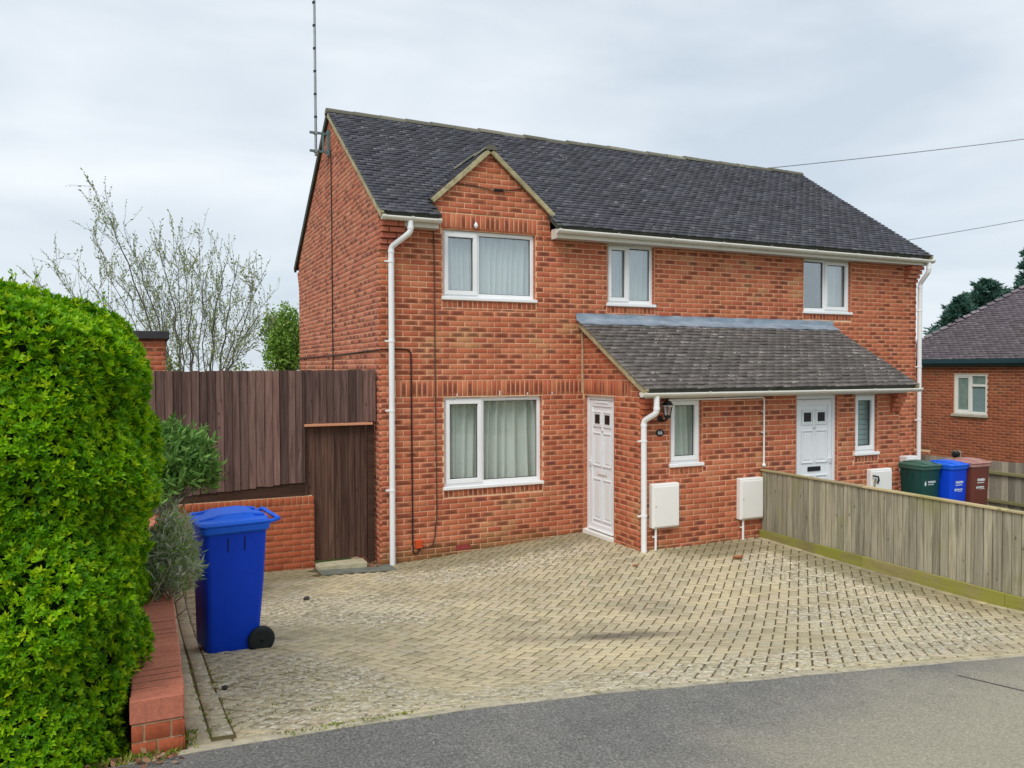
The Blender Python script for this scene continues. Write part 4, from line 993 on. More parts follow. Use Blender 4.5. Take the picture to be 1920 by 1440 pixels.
# ------------------------------------------------------------------ left side: walls, fence, gate
GPB = 'brick_garden'
bw = thing('brick_retaining_wall', (-1.8, .06, -.15), 'low orange brick wall under the dark fence beside the gate', 'wall')
RW = Fr((0, .05, 0), (1, 0, 0), (0, 0, 1), (0, -1, 0))
bricks(lay(RW, -2.7, -.86, -.25, .735, (), (), [(-2.7, -.86, .735, .84)], 0, base=.735), GPB, bw, 300)
MB().box(-2.7, -.868, .059, .26, -.3, .832).build('wall_core', 'mortar_garden', bw)
lw = thing('low_garden_wall', (-2.8, -3.4, .3), 'low brick wall with pink brick on edge coping beside the hedge', 'wall')
LX0, LX1 = -2.905, -2.695
LWF = Fr((LX1, 0, 0), (0, 1, 0), (0, 0, 1), (1, 0, 0)); LWE = Fr((0, -6.62, 0), (1, 0, 0), (0, 0, 1), (0, -1, 0))
it = lay(LWF, -6.615, -.1, -.1, .97, (), (), (), 0, base=.97) + lay(LWE, LX0, LX1, .7, .97, (), (), (), 0, base=.97, ulen=.107)
bricks(it, GPB, lw, 120)
MB().box(LX0 + .003, LX1 - .009, -6.61, -.1, -.2, .972).build('wall_core', 'mortar_garden', lw); MB().box(LX0 + .004, LX1 - .004, -6.60, -.1, .974, 1.0755).build('coping_joint', 'soil', lw)
me = None
for i in range(86):
    y = -6.625 + i * .0755
    if me is None:
        o = MB().box(-.108, .108, -.0325, .0325, -.052, .052).build('coping_brick', 'brick_coping', lw, .005); me = o.data
    else:
        o = bpy.data.objects.new('coping_brick', me); link(o, lw); b2 = o.modifiers.new('bevel', 'BEVEL'); b2.width = .005; b2.segments = 1
    o.matrix_basis = Matrix.Translation((-2.80 + rng.normal(0, .002), y + .0335, 1.028 + rng.normal(0, .0015))) @ Matrix.Rotation(rng.normal(0, .008), 4, 'Z')

def board(parent, mat, fr, u, v0, v1, wid, n, name='board', tilt=0.0, thick=.021, thin=.003):
    # feather-edge board: thick at its right edge
    a, b = u, u + wid; m = MB(); t0, t1 = n + thin, n + thick
    vs = [fr.p(a, v0, n), fr.p(b, v0, n), fr.p(b + tilt, v1, n), fr.p(a + tilt, v1, n), fr.p(a, v0, t0), fr.p(b, v0, t1), fr.p(b + tilt, v1, t1), fr.p(a + tilt, v1, t0)]
    m.add(vs, [(3, 2, 1, 0), (4, 5, 6, 7), (0, 1, 5, 4), (1, 2, 6, 5), (2, 3, 7, 6), (3, 0, 4, 7)]); return m.build(name, mat, parent)
def slab_board(parent, mat, fr, u, v0, v1, wid, n, th=.02, name='board'):
    return MB().box(u, u + wid, v0, v1, n - th, n, fr).build(name, mat, parent, .002)
lf = thing('timber_fence', (-1.8, .1, .85), 'tall dark brown feather-edge fence above the low brick wall', 'fence')
FL = Fr((0, .125, 0), (1, 0, 0), (0, 0, 1), (0, -1, 0))
u = -2.95
while u < -.99:
    wv = .098 + rng.normal(0, .006); z0 = .945 + (u + 2.24) * .056 + rng.normal(0, .004); board(lf, 'fence_brown', FL, u, z0, 2.468 + rng.normal(0, .004), min(wv + .012, -.965 - u), 0 + rng.normal(0, .0015), tilt=rng.normal(0, .002)); u += wv
u = -.968; 
while u < -.06:
    wv = .1 + rng.normal(0, .006); board(lf, 'fence_brown', FL, u, 1.775 + rng.normal(0, .003), 2.47 + rng.normal(0, .004), min(wv + .012, -.02 - u), -.012 + rng.normal(0, .0015)); u += wv
box('base_rail', 'rail_brown', lf, -2.95, -.975, .128, .15, .838, 1.06)
box('rail', 'rail_brown', lf, -2.95, -1.01, .152, .19, 1.3, 1.375); box('rail', 'rail_brown', lf, -2.95, -.03, .152, .19, 2.2, 2.275)
box('post', 'rail_brown', lf, -1.0, -.925, .14, .215, -.1, 2.44, bevel=.004); box('post', 'rail_brown', lf, -.12, -.03, .15, .235, -.15, 2.42, bevel=.004)
gt = thing('timber_gate', (-.5, .16, -.08), 'dark brown boarded side gate between the brick wall and house corner', 'gate')
FG = Fr((0, .19, 0), (1, 0, 0), (0, 0, 1), (0, -1, 0)); u = -.925
while u < -.15:
    wv = .085 + rng.normal(0, .004); board(gt, 'gate_brown', FG, u, -.045 + rng.normal(0, .004), 1.735, min(wv + .01, -.12 - u), rng.normal(0, .0015)); u += wv
for z in (.15, .85, 1.5): box('ledge', 'gate_brown', gt, -.91, -.15, .195, .225, z, z + .09)
box('gate_head', 'gate_cap', gt, -.972, -.07, .07, .2, 1.738, 1.768, bevel=.003)
o = box('step_slab', 'slab', None, -.85, -.2, -.10, .15, -.25, -.062, bevel=.006); tag(o, 'pale stone step slab at the foot of the side gate', 'step')

# ------------------------------------------------------------------ wheelie bins
def make_bin(mat, lid_mat, label, prints=0):
    t_ = thing('wheelie_bin', (0, 0, 0), label, 'bin', 'wheelie bins'); WI[t_.name] = Matrix.Identity(4)
    def ring(w2, d2, z, y0=0.0, r=.045, k=4):
        out = []
        for cx, cy, a0 in ((w2 - r, d2 - r, 0), (-w2 + r, d2 - r, 90), (-w2 + r, -d2 + r, 180), (w2 - r, -d2 + r, 270)):
            for i in range(k): q = R(a0 + 90 * i / (k - 1)); out.append((cx + r * math.cos(q), cy + r * math.sin(q) + y0, z))
        return out
    def loft(rings, cap0=True, cap1=True, smooth=True):
        m = MB(); n = len(rings[0]); vs = [p for r_ in rings for p in r_]
        m.add(vs, [(i * n + j, i * n + (j + 1) % n, (i + 1) * n + (j + 1) % n, (i + 1) * n + j) for i in range(len(rings) - 1) for j in range(n)], smooth=smooth)
        if cap0: m.add(rings[0], [tuple(range(n))[::-1]])
        if cap1: m.add(rings[-1], [tuple(range(n))])
        return m
    b = loft([ring(.185, .175, .03, -.01), ring(.195, .188, .05, -.01), ring(.212, .212, .55), ring(.222, .228, .93), ring(.224, .230, .955)]).build('body', mat, t_)
    e = b.modifiers.new('e', 'EDGE_SPLIT'); e.split_angle = R(50)
    r_ = loft([ring(.226, .232, .93), ring(.240, .247, .945), ring(.242, .249, .985), ring(.236, .243, .99)]).build('rim', lid_mat, t_)
    e = r_.modifiers.new('e', 'EDGE_SPLIT'); e.split_angle = R(35)
    # lid with a raised middle
    l_ = loft([ring(.243, .251, .992, -.006), ring(.246, .255, 1.004, -.006), ring(.232, .241, 1.022, -.006), ring(.15, .17, 1.030, .0), ring(.13, .14, 1.055, .02), ring(.10, .11, 1.060, .02)]).build('lid', lid_mat, t_)
    e = l_.modifiers.new('e', 'EDGE_SPLIT'); e.split_angle = R(35)
    for s in (-1, 1): MB().tube([(s * .12, -.235, 1.022), (s * .12, -.09, 1.047), (s * .12, .09, 1.05), (s * .12, .225, 1.03)], .014, 7).build('lid_rib', lid_mat, l_)
    MB().tube([(-.2, .235, .985), (-.2, .315, 1.005), (.2, .315, 1.005), (.2, .235, .985)], .016, 8).build('handle', lid_mat, t_)
    MB().tube([(-.11, .255, 1.0), (.11, .255, 1.0)], .012, 8).build('hinge', lid_mat, l_)
    for s in (-1, 1):
        for y in (-.06, .06): MB().tube([(s * .2235, y, .90), (s * .2225, y, .80)], .004, 4).build('side_groove', 'black_plastic', t_)
        wf = Fr((s * .205, .185, .1), (0, 1, 0), (0, 0, 1), (s, 0, 0))
        w_ = MB().lathe([(.062, -.022), (.088, -.024), (.1, -.014), (.1, .014), (.088, .024), (.064, .022)], wf, 26).build('wheel', 'tyre', t_)
        MB().lathe([(.062, -.015), (.063, .012), (.056, .014), (.05, .006), (.022, .006), (.018, .022), (.008, .024)], wf, 20).build('hub', 'wheel_hub', w_)
        for k in range(6):
            q = k * math.pi / 3; MB().tube([wf.p(.018 * math.cos(q), .018 * math.sin(q), .012), wf.p(.056 * math.cos(q), .056 * math.sin(q), .013)], .005, 5).build('spoke', 'tyre', w_)
    MB().tube([(-.2, .185, .1), (.2, .185, .1)], .012, 8).build('axle', 'steel', t_)
    if prints:
        # small white print on the front: illegible in the photograph, so only strokes of its size and place
        q = np.random.default_rng(prints)
        def ln(x0, x1, z0, z1):
            m = MB(); x = x0
            while x < x1 - .004:
                ww = q.uniform(.006, .012); hh = z1 - q.uniform(0, .25) * (z1 - z0)
                yy = lambda z: -(.212 + (z - .55) * .0422) - .0015
                m.add([(x, yy(z0), z0), (x + ww, yy(z0), z0), (x + ww, yy(hh), hh), (x, yy(hh), hh)], [(0, 1, 2, 3)]); x += ww + q.uniform(.003, .005)
            m.build('print', 'print_white', t_)
        if prints == 1:
            yy = lambda z: -(.212 + (z - .55) * .0422) - .0015
            m = MB(); m.add([(-.13 + .020 * math.sin(a_) * (1 if math.cos(a_) < .2 else .55), yy(.715 + .043 * math.cos(a_)), .715 + .043 * math.cos(a_)) for a_ in np.linspace(0, 2 * math.pi, 12, endpoint=False)], [tuple(range(12))[::-1]]); m.build('print', 'print_white', t_)
            ln(-.07, .10, .72, .755); ln(-.07, .06, .685, .703)
        else:
            ln(-.09, .10, .70, .745); ln(-.09, .085, .665, .683); ln(-.11, -.06, .575, .62); ln(-.05, .085, .585, .615); ln(-.03, .09, .562, .574)
    return t_
def put(t_, x, y, z, rz, sx=1.0): t_.location = (x, y, z); t_.rotation_euler = (0, 0, rz); t_.scale = (sx, sx, sx)
b1 = make_bin('bin_blue', 'bin_blue_lid', 'blue wheelie bin seen from its side next to the hedge'); put(b1, -2.27, -3.88, g1(-2.27, -3.88) - .012, R(-81), 1.02); b1.rotation_euler = (R(0), R(2.2), R(-81))
put(make_bin('bin_green', 'bin_green_lid', 'dark green wheelie bin at the porch corner behind the fence', 1), 8.30, -1.70, .0, R(-2), .95)
put(make_bin('bin_blue', 'bin_blue_lid', 'blue wheelie bin between the green and the brown bin', 2), 8.745, -1.84, .0, R(2), .95)
put(make_bin('bin_brown', 'bin_brown_lid', 'brown wheelie bin with pinkish lid, last of the three bins', 3), 9.19, -1.90, .02, R(-1), .95)

# ------------------------------------------------------------------ right side: fences
rf = thing('panel_fence', (5.25, -4, 0), 'low weathered grey fence along the right of the driveway', 'fence')
FR = Fr((5.25, 0, 0), (0, -1, 0), (0, 0, 1), (-1, 0, 0)); u = 1.515
while u < 6.6:
    wv = .100 + rng.normal(0, .008); slab_board(rf, 'fence_grey', FR, u, .15, 1.0, wv - .008, .018 + rng.normal(0, .002)); u += wv
for a in (1.5, 3.3, 5.1):
    box('gravel_board', 'gravel_board', rf, a + .002, a + 1.798, -.2, .155, .024, .054, FR, .004)
    box('capping', 'fence_cap', rf, a + .001, a + 1.799, 1.0, 1.024, -.035, .040, FR, .004)
    box('post', 'fence_pale', rf, a + 1.76, a + 1.84, -.2, .99, -.11, -.03, FR, .004)
box('backing', 'gate_brown', rf, 1.52, 6.75, .16, .995, -.02, -.004, FR)  # dark sheet behind the gaps, its colour standing in for shade between boards
for z in (.3, .85): box('rail', 'rail_pale', rf, 1.5, 6.8, z, z + .07, -.065, -.022, FR)
bf = thing('boundary_fence', (10.78, -1.5, 0), 'pale boarded fence with horizontal rails behind the bins', 'fence')
FB = Fr((10.78, 0, 0), (0, -1, 0), (0, 0, 1), (-1, 0, 0)); u = -.8
while u < 4.2:
    wv = .112 + rng.normal(0, .006); board(bf, 'fence_pale', FB, u, .03, .80 + .022 * max(0, u) + rng.normal(0, .004), wv + .008, -.02, thick=.014); u += wv
for z in (.60, .1): box('rail', 'rail_pale', bf, -.8, 4.2, z, z + .055, -.004, .042, FB, .004)
for a in (-.3, 1.5, 3.3): box('post', 'fence_pale', bf, a, a + .08, -.1, .78, -.1, -.022, FB, .004)

# ------------------------------------------------------------------ neighbouring buildings
nb = thing('neighbour_house', (20.5, 1.4, -.3), 'red brick bungalow with hipped tiled roof at the right edge', 'house')
NF = Fr((17, 0, 0), (0, -1, 0), (0, 0, 1), (-1, 0, 0)); NW = (-4.03, -3.105, 1.23, 2.30)
bricks(lay(NF, -6, 3, -.3, 2.62, [NW, (-6, -4.75, .12, .18)], (), [(-5.9, -4.72, .18, .345)], 0, base=.0), 'brick_far', nb, 0)
mb = MB()
rs = [(-6 + .002, 3, -.4, 2.6)]
for h in (NW,): rs = [q for r_ in rs for q in sub_rect(r_, h)]
for a in rs: mb.box(a[0], a[1], a[2], a[3], -.25, -.009, NF)
mb.box(17.3, 24, 5.76, 5.99, -.4, 2.6); mb.box(17.3, 24, -2.99, -2.76, -.4, 2.6); mb.box(23.8, 24, -2.7, 5.7, -.4, 2.6); mb.box(18, 23.5, -2.5, 5.5, -.4, 2.4)
mb.build('wall', 'mortar', nb)
nw = MB(); u0, u1, v0, v1 = NW; nw.box(u0, u1, v1 - .055, v1, -.1, -.02, NF); nw.box(u0, u1, v0, v0 + .075, -.1, -.02, NF); nw.box(u0, u0 + .06, v0 + .075, v1 - .055, -.1, -.02, NF); nw.box(u1 - .06, u1, v0 + .075, v1 - .055, -.1, -.02, NF)
um = u0 + (u1 - u0) * .5; nw.box(um - .035, um + .035, v0 + .075, v1 - .055, -.1, -.02, NF); nw.box(um + .035, u1 - .06, v1 - .33, v1 - .27, -.1, -.015, NF)
nwin = nw.build('window', 'far_brick_window', nb, .006)
box('pane', 'frosted_green', nwin, u0 + .06, um - .035, v0 + .075, v1 - .055, -.07, -.055, NF); box('pane', 'frosted', nwin, um + .035, u1 - .06, v0 + .075, v1 - .33, -.07, -.055, NF); box('pane', 'frosted_green', nwin, um + .035, u1 - .06, v1 - .27, v1 - .055, -.07, -.055, NF)
m = MB()
for (a_, b_, c_, d_) in ((u0 + .085, um - .06, v0 + .11, v1 - .09), ):
    m.box(u0 + .06, u0 + .095, v0 + .075, v1 - .055, -.055, -.03, NF); m.box(um - .07, um - .035, v0 + .075, v1 - .055, -.055, -.03, NF); m.box(u0 + .095, um - .07, v0 + .075, v0 + .12, -.055, -.03, NF); m.box(u0 + .095, um - .07, v1 - .1, v1 - .055, -.055, -.03, NF)
m.build('sash', 'far_brick_window', nwin)
box('sill', 'far_sill', nwin, u0 - .05, u1 + .04, v0 - .07, v0, -.05, .06, NF, .01)
HP = .8; ha = math.atan(HP); NR = Fr((16.8, 0, 2.70), (0, -1, 0), (math.cos(ha), 0, math.sin(ha)), (-math.sin(ha), 0, math.cos(ha)))
Y0, Y1, XR_ = 6.13, -3.2, 3.7
z_r = 2.70 + XR_ * HP
cor = [(16.8, Y0, 2.7), (24.2, Y0, 2.7), (24.2, Y1, 2.7), (16.8, Y1, 2.7)]; r0 = (20.5, Y0 - XR_, z_r); r1 = (20.5, Y1 + XR_, z_r)
m = MB(); m.add(cor + [r0, r1] + [(x, y, z - .06) for x, y, z in cor], [(0, 4, 1), (1, 4, 5, 2), (2, 5, 3), (3, 5, 4, 0), (6, 7, 8, 9)]); nroof = m.build('roof', 'roof_felt', nb)
tiles(tile_list(NR, -Y0, -Y1, XR_ / math.cos(ha) - .02, skip=lambda u, v: (-u > Y0 - v * math.cos(ha) - .02) or (-u < Y1 + v * math.cos(ha) + .02)), 'far_tile', nroof, 0)
HE = Fr((0, Y0, 2.70), (-1, 0, 0), (0, -math.cos(ha), math.sin(ha)), (0, math.sin(ha), math.cos(ha)))
tiles(tile_list(HE, -24.2, -16.8, XR_ / math.cos(ha) - .02, skip=lambda u, v: (-u < 16.8 + v * math.cos(ha) + .02) or (-u > 24.2 - v * math.cos(ha) - .02)), 'far_tile', nroof, 0, stuff='end_tiling')
for k in range(26):
    s_ = .1 + k * .138; p = np.array((16.8 + s_, Y0 - s_, 2.70 + s_ * HP)); d = np.array((1, -1, HP)) / math.sqrt(2 + HP * HP)
    side = np.cross(d, (0, 0, 1)); side /= np.linalg.norm(side); up = np.cross(side, d)
    vs = []
    for e, h in ((-.02, .075), (.17, .04)):
        for a_ in (-1, -.5, 0, .5, 1): vs.append(p + d * e + side * a_ * .12 + up * (h - .07 * a_ * a_))
    MB().add(vs, [(i, i + 1, 6 + i, 5 + i) for i in range(4)] + [(4, 3, 2, 1, 0)]).build('hip_tile', 'far_tile', nroof)
MB().box(-6.2, 3.3, 2.58, 2.70, .12, .22, NF).build('gutter', 'gutter_dark', nb, .01); box('fascia', 'gutter_dark', nb, -6.1, 3.2, 2.52, 2.68, .08, .118, NF); box('soffit', 'dark_room', nb, -6.1, 3.2, 2.50, 2.518, .0, .118, NF)
p = on_plane(1796, 852, 0, 17)
t_ = thing('boiler_flue', tuple(p), 'round black flue outlet on cream plate on the bungalow wall', 'flue')
box('plate', 'far_sill', t_, -p[1] - .13, -p[1] + .1, p[2] - .2, p[2] + .1, -.01, .012, NF)
MB().lathe([(.08, 0), (.08, .1), (.09, .11), (.09, .14), (.05, .15)], Fr((17, p[1], p[2] + .01), (0, -1, 0), (0, 0, 1), (-1, 0, 0)), 14).build('terminal', 'black_plastic', t_)
ob = thing('brick_outbuilding', (-4, 5, -.3), 'flat roofed red brick outbuilding peeping over the hedge', 'outbuilding')
OF = Fr((0, 3.87, 0), (1, 0, 0), (0, 0, 1), (0, -1, 0))
bricks(lay(OF, -4.6, -2.53, 1.0, 2.98, (), (), (), 0), 'brick', ob, 0); MB().box(-5.9, -2.54, 3.88, 7, -.5, 2.97).build('wall', 'mortar', ob); box('flat_roof', 'roof_felt', ob, -6, -2.47, 3.78, 7.1, 2.975, 3.11, bevel=.01)

# ------------------------------------------------------------------ overhead wires
def wire(p, q, sag, r, label):
    P = [np.array(p) + (np.array(q) - np.array(p)) * e - np.array((0, 0, 4 * sag * e * (1 - e))) for e in np.linspace(0, 1, 25)]
    tag(MB().tube(P, r, 5).build('overhead_wire', 'wire_grey'), label, 'wire')
def at(x, y, d): return CAM + (np.array(_F) + np.array(_R) * (x - 960) / 1482.26 - np.array(_U) * (y - 720) / 1482.26) * d
wire(at(1330, 326, 22), at(2250, 214, 30), .12, .014, 'overhead wire crossing the sky above the ridge')
wire(at(1640, 460, 24), at(2250, 344, 30), .1, .012, 'lower overhead wire to the right of the roof')

# ------------------------------------------------------------------ planting
def leaf_mesh(P, D, S, ratio, seed, fold=.25):
    q = np.random.default_rng(seed); n = len(P); D = D / (np.linalg.norm(D, axis=1, keepdims=True) + 1e-9)
    A = np.cross(D, q.normal(0, 1, (n, 3))); A /= np.linalg.norm(A, axis=1, keepdims=True) + 1e-9; B = np.cross(D, A)
    S = S[:, None]; tip = P + D * S; mid = P + D * S * .45
    v = np.stack([P, mid + A * S * ratio + B * S * ratio * fold, tip, mid - A * S * ratio + B * S * ratio * fold], 1).reshape(-1, 3)
    return v, np.arange(4 * n, dtype=np.int32), np.full(n, 4)
def foliage(name, mat, parent, P, D, S, ratio, seed, kind='stuff'):
    v, f, c = leaf_mesh(np.asarray(P), np.asarray(D), np.asarray(S), ratio, seed); me = np_mesh(name, v, f, c); me.materials.append(M[mat]); o = bpy.data.objects.new(name, me); link(o, parent)
    if kind: tag(o, kind=kind)
    return o
# clipped hedge
hd = thing('clipped_hedge', (-4, -5.6, .8), 'large clipped bright green hedge filling the left edge', 'hedge')
hc, ha_ = np.array((-3.875, -5.367, 1.776)), np.array((1.02, 1.39, 1.04)); q = np.random.default_rng(3)
def hedge_pts(n, faces):
    out = []
    for f, k in faces:
        m = int(n * k); p = q.uniform(-1, 1, (m, 3)); ax, sg = f; p[:, ax] = sg; out.append(p)
    p = np.concatenate(out); rr = (np.abs(p) ** 6.6).sum(1) ** (1 / 6.6); p = p / rr[:, None]
    nrm = np.sign(p) * np.abs(p) ** 5.6 / ha_; nrm /= np.linalg.norm(nrm, axis=1, keepdims=True)
    w_ = hc + p * np.where(p < 0, ha_ * np.array((1, 1, 1.3)), ha_); w_[:, 0] -= .085 * np.maximum(0, -p[:, 2] + .15) * (p[:, 0] > 0)
    l = .035 * np.sin(w_[:, 0] * 9 + 2 * np.sin(w_[:, 2] * 7)) + .03 * np.sin(w_[:, 2] * 11 + w_[:, 1] * 6) + .02 * np.sin(w_[:, 1] * 17 + w_[:, 0] * 13)
    return w_ + nrm * l[:, None], nrm
P, Nn = hedge_pts(17500, [((0, 1), .75), ((1, -1), 1.0), ((2, 1), .8), ((1, 1), .12), ((0, -1), .15)])
ok = P[:, 2] > .62; P, Nn = P[ok], Nn[ok]; P = P - Nn * (np.abs(q.normal(0, .04, len(P))) - .02)[:, None]
def rosettes(name, mat, parent, P, A, K, size, ratio, q):
    n = len(P); A = A / np.linalg.norm(A, axis=1, keepdims=True); T = np.cross(A, q.normal(0, 1, (n, 3))); T /= np.linalg.norm(T, axis=1, keepdims=True); B = np.cross(A, T)
    V = np.zeros((n, 1 + 3 * K, 3)); V[:, 0] = P; F_ = []
    for k in range(K):
        an = 2.4 * k + q.normal(0, .35, n); op = (.95 - .62 * k / (K - 1)) + q.normal(0, .14, n)      # outer leaves spread, inner ones stand up
        d = A * np.cos(op)[:, None] + (T * np.cos(an)[:, None] + B * np.sin(an)[:, None]) * np.sin(op)[:, None] * 1.15
        sd_ = np.cross(d, A); sd_ /= np.linalg.norm(sd_, axis=1, keepdims=True) + 1e-9; L_ = (size * q.uniform(.7, 1.2, n))[:, None]; up_ = np.cross(sd_, d)
        V[:, 1 + 3 * k] = P + d * L_ * .5 + sd_ * L_ * ratio + up_ * L_ * .06; V[:, 2 + 3 * k] = P + d * L_ + up_ * L_ * -.05; V[:, 3 + 3 * k] = P + d * L_ * .5 - sd_ * L_ * ratio + up_ * L_ * .06
        F_.append((0, 1 + 3 * k, 2 + 3 * k, 3 + 3 * k))
    idx = (np.arange(n) * (1 + 3 * K))[:, None, None] + np.array(F_)[None]
    me = np_mesh(name, V.reshape(-1, 3), idx.ravel(), np.full(n * K, 4)); me.materials.append(M[mat]); o = bpy.data.objects.new(name, me); link(o, parent); return tag(o, kind='stuff')
n = len(P); ax = Nn * .75 + np.array((0, 0, .55)) + q.normal(0, .33, (n, 3))
rosettes('foliage', 'leaf_hedge', hd, P, ax, 8, .031, .20, q)
# a few longer shoots standing proud of the clip
m = MB(); tp = np.where((P[:, 2] > 2.72))[0]; LP = []; LD = []
for i in q.choice(tp, 60):
    L_ = q.uniform(.05, .13); d = np.array((q.normal(0, .15), q.normal(0, .15), 1)); m.tube([P[i], P[i] + d * L_], .002, 4)
    for k in range(9): LP.append(P[i] + d * L_ * (k / 8)); LD.append(d * .7 + q.normal(0, .5, 3))
m.build('shoots', 'twig', hd); foliage('shoot_leaves', 'leaf_hedge', hd, LP, LD, np.full(len(LP), .027), .3, 9)
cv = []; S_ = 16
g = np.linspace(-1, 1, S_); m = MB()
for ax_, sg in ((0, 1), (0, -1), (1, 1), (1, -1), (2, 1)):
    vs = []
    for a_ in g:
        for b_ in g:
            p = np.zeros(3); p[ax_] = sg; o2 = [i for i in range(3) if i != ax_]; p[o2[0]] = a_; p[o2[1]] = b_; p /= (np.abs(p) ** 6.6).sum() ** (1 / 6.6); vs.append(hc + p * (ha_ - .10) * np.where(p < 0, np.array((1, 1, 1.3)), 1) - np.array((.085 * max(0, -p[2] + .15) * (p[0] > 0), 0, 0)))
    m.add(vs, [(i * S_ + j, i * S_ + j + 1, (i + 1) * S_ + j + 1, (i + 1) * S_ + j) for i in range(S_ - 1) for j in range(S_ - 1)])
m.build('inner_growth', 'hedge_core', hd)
for x, y in ((-3.1, -6.4), (-3.5, -6.3), (-3.3, -5.6), (-3.9, -6.2)): MB().tube([(x, y, .6), (x + .03, y, 1.0), (x - .02, y + .03, 1.6)], [.03, .025, .015], 6).build('stem', 'bark', hd)

def bush(name, label, centre, rad, n_shoots, leaf, size, ratio, K, mat, seed, spread=.8, straw=0, stem_mat='twig', base=None):
    t_ = thing(name, base, label, 'shrub'); q = np.random.default_rng(seed); c = np.array(centre); rad = np.array(rad); LP = []; LD = []; LS = []; m = MB()
    for i in range(n_shoots):
        d = q.normal(0, 1, 3); d /= np.linalg.norm(d); d[2] = abs(d[2]) * 1.0 - .35 * q.random(); e = c + d * rad * q.uniform(.45, 1.0)
        b0 = np.array(base) + q.normal(0, .06, 3) * np.array((1, 1, .3)); mid = (b0 + e) / 2 + q.normal(0, .06, 3)
        if i % 3 == 0: m.tube([b0, mid, e], [.006, .004, .002], 4, cap=False)
        dr = (e - mid); dr /= np.linalg.norm(dr)
        for k in range(K):
            LP.append(e - dr * leaf * .9 * (1 - k / K) + q.normal(0, .008, 3)); LD.append(dr * (1 - spread) + q.normal(0, spread, 3) + np.array((0, 0, .12))); LS.append(size * q.uniform(.6, 1.2))
    m.build('stems', stem_mat, t_); foliage('foliage', mat, t_, LP, LD, np.array(LS), ratio, seed + 1)
    if straw:
        m = MB()
        for i in range(straw):
            b0 = np.array(base) + q.normal(0, .1, 3) * np.array((1.2, 1.2, .2)); d = np.array((q.normal(.03, .12), q.normal(0, .3), q.uniform(.45, 1))); L_ = q.uniform(.4, .85)
            m.tube([b0, b0 + d * L_ * .5, b0 + d * L_ + np.array((q.normal(.05, .08), 0, -.05))], [.004, .003, .0015], 4, cap=False)
        m.build('dry_stalks', 'straw', t_)
    return t_
bush('lavender_bush', 'grey-green lavender bush spilling over the low wall behind the blue bin', (-2.70, -4.75, 1.24), (.21, .5, .46), 600, .10, .055, .09, 12, 'leaf_lavender', 21, .55, straw=60, base=(-2.95, -4.7, .78))
bush('leafy_shrub', 'bright green leafy shrub in front of the dark fence', (-2.56, -1.75, 1.46), (.45, .5, .60), 700, .14, .10, .15, 11, 'leaf_shrub', 31, .55, straw=40, base=(-2.9, -1.8, .85))

# trees
def tube_tree(m, pts, r0, r1, sides=5): m.tube(pts, list(np.linspace(r0, r1, len(pts))), sides, cap=False)
def bare_tree():
    base = at(400, 760, 19.0); base[2] = -.3
    t_ = thing('bare_tree', tuple(base), 'bare many-stemmed tree with opening buds behind the fence', 'tree'); q = np.random.default_rng(8); trunk = MB(); tw = MB(); LP = []; LD = []; LS = []
    tops = [(95, 500), (70, 530), (140, 500), (165, 425), (186, 380), (208, 415), (232, 425), (262, 470), (298, 462), (325, 445), (345, 480), (372, 450), (395, 478), (425, 490), (447, 488), (472, 525), (495, 520), (503, 560), (508, 610), (125, 540), (245, 490), (360, 520), (415, 540), (290, 520), (190, 470)]
    trunk.tube([base, base + np.array((.03, 0, .5)), base + np.array((0, .02, .8))], [.22, .2, .15], 8)
    for (x, y) in tops:
        d = 19 + q.uniform(-1.6, 1.6); e = at(x, y, d); bp = at(372 + (x - 372) * .36 + q.normal(0, 8), 714, d); mid = at(372 + (x - 372) * .62, 714 + (y - 714) * .5, d) + q.normal(0, .1, 3)
        n_ = 9; pts = [(1 - s) ** 2 * bp + 2 * s * (1 - s) * mid + s * s * e + (q.normal(0, .03, 3) if 0 < s < 1 else 0) for s in np.linspace(0, 1, n_)]
        big = q.random() < .25
        tube_tree(trunk, [base + np.array((0, 0, .6)), (base + bp) / 2 + np.array((0, 0, .5))] + pts, .036 if big else .019, .004)
        def twigs(pts, lv, n):
            for k in range(n):
                i = q.integers(0 if lv == 0 else 1, len(pts) - 1); p = pts[i] + (pts[i + 1] - pts[i]) * q.random(); dr = pts[i + 1] - pts[i]; dr /= np.linalg.norm(dr)
                dd = dr * .7 + q.normal(0, .5, 3) + np.array((0, 0, .32)); dd /= np.linalg.norm(dd); L2 = q.uniform(.3, .95) * (.6 if lv else 1) * (1.1 - .06 * i)
                pp = [p, p + dd * L2 * .5 + q.normal(0, .03, 3), p + dd * L2 + np.array((0, 0, .08))]; tube_tree(tw, pp, .006 if lv == 0 else .004, .0025, 4)
                for s in np.linspace(.2, 1, 7):
                    b = pp[0] + (pp[2] - pp[0]) * s; LP.append(b); LD.append(dd + q.normal(0, .5, 3)); LS.append(q.uniform(.05, .095) * (1.2 if s == 1 else 1))
                if lv == 0: twigs(pp, 1, 2)
        twigs(pts, 0, 16)
        for s in (-1, -2): LP.append(pts[s]); LD.append(pts[-1] - pts[-2] + q.normal(0, .02, 3)); LS.append(.12)
    trunk.build('trunk', 'bark', t_); tw.build('branches', 'twig', t_); foliage('buds', 'leaf_bud', t_, LP, LD, np.array(LS), .2, 77)
bare_tree()
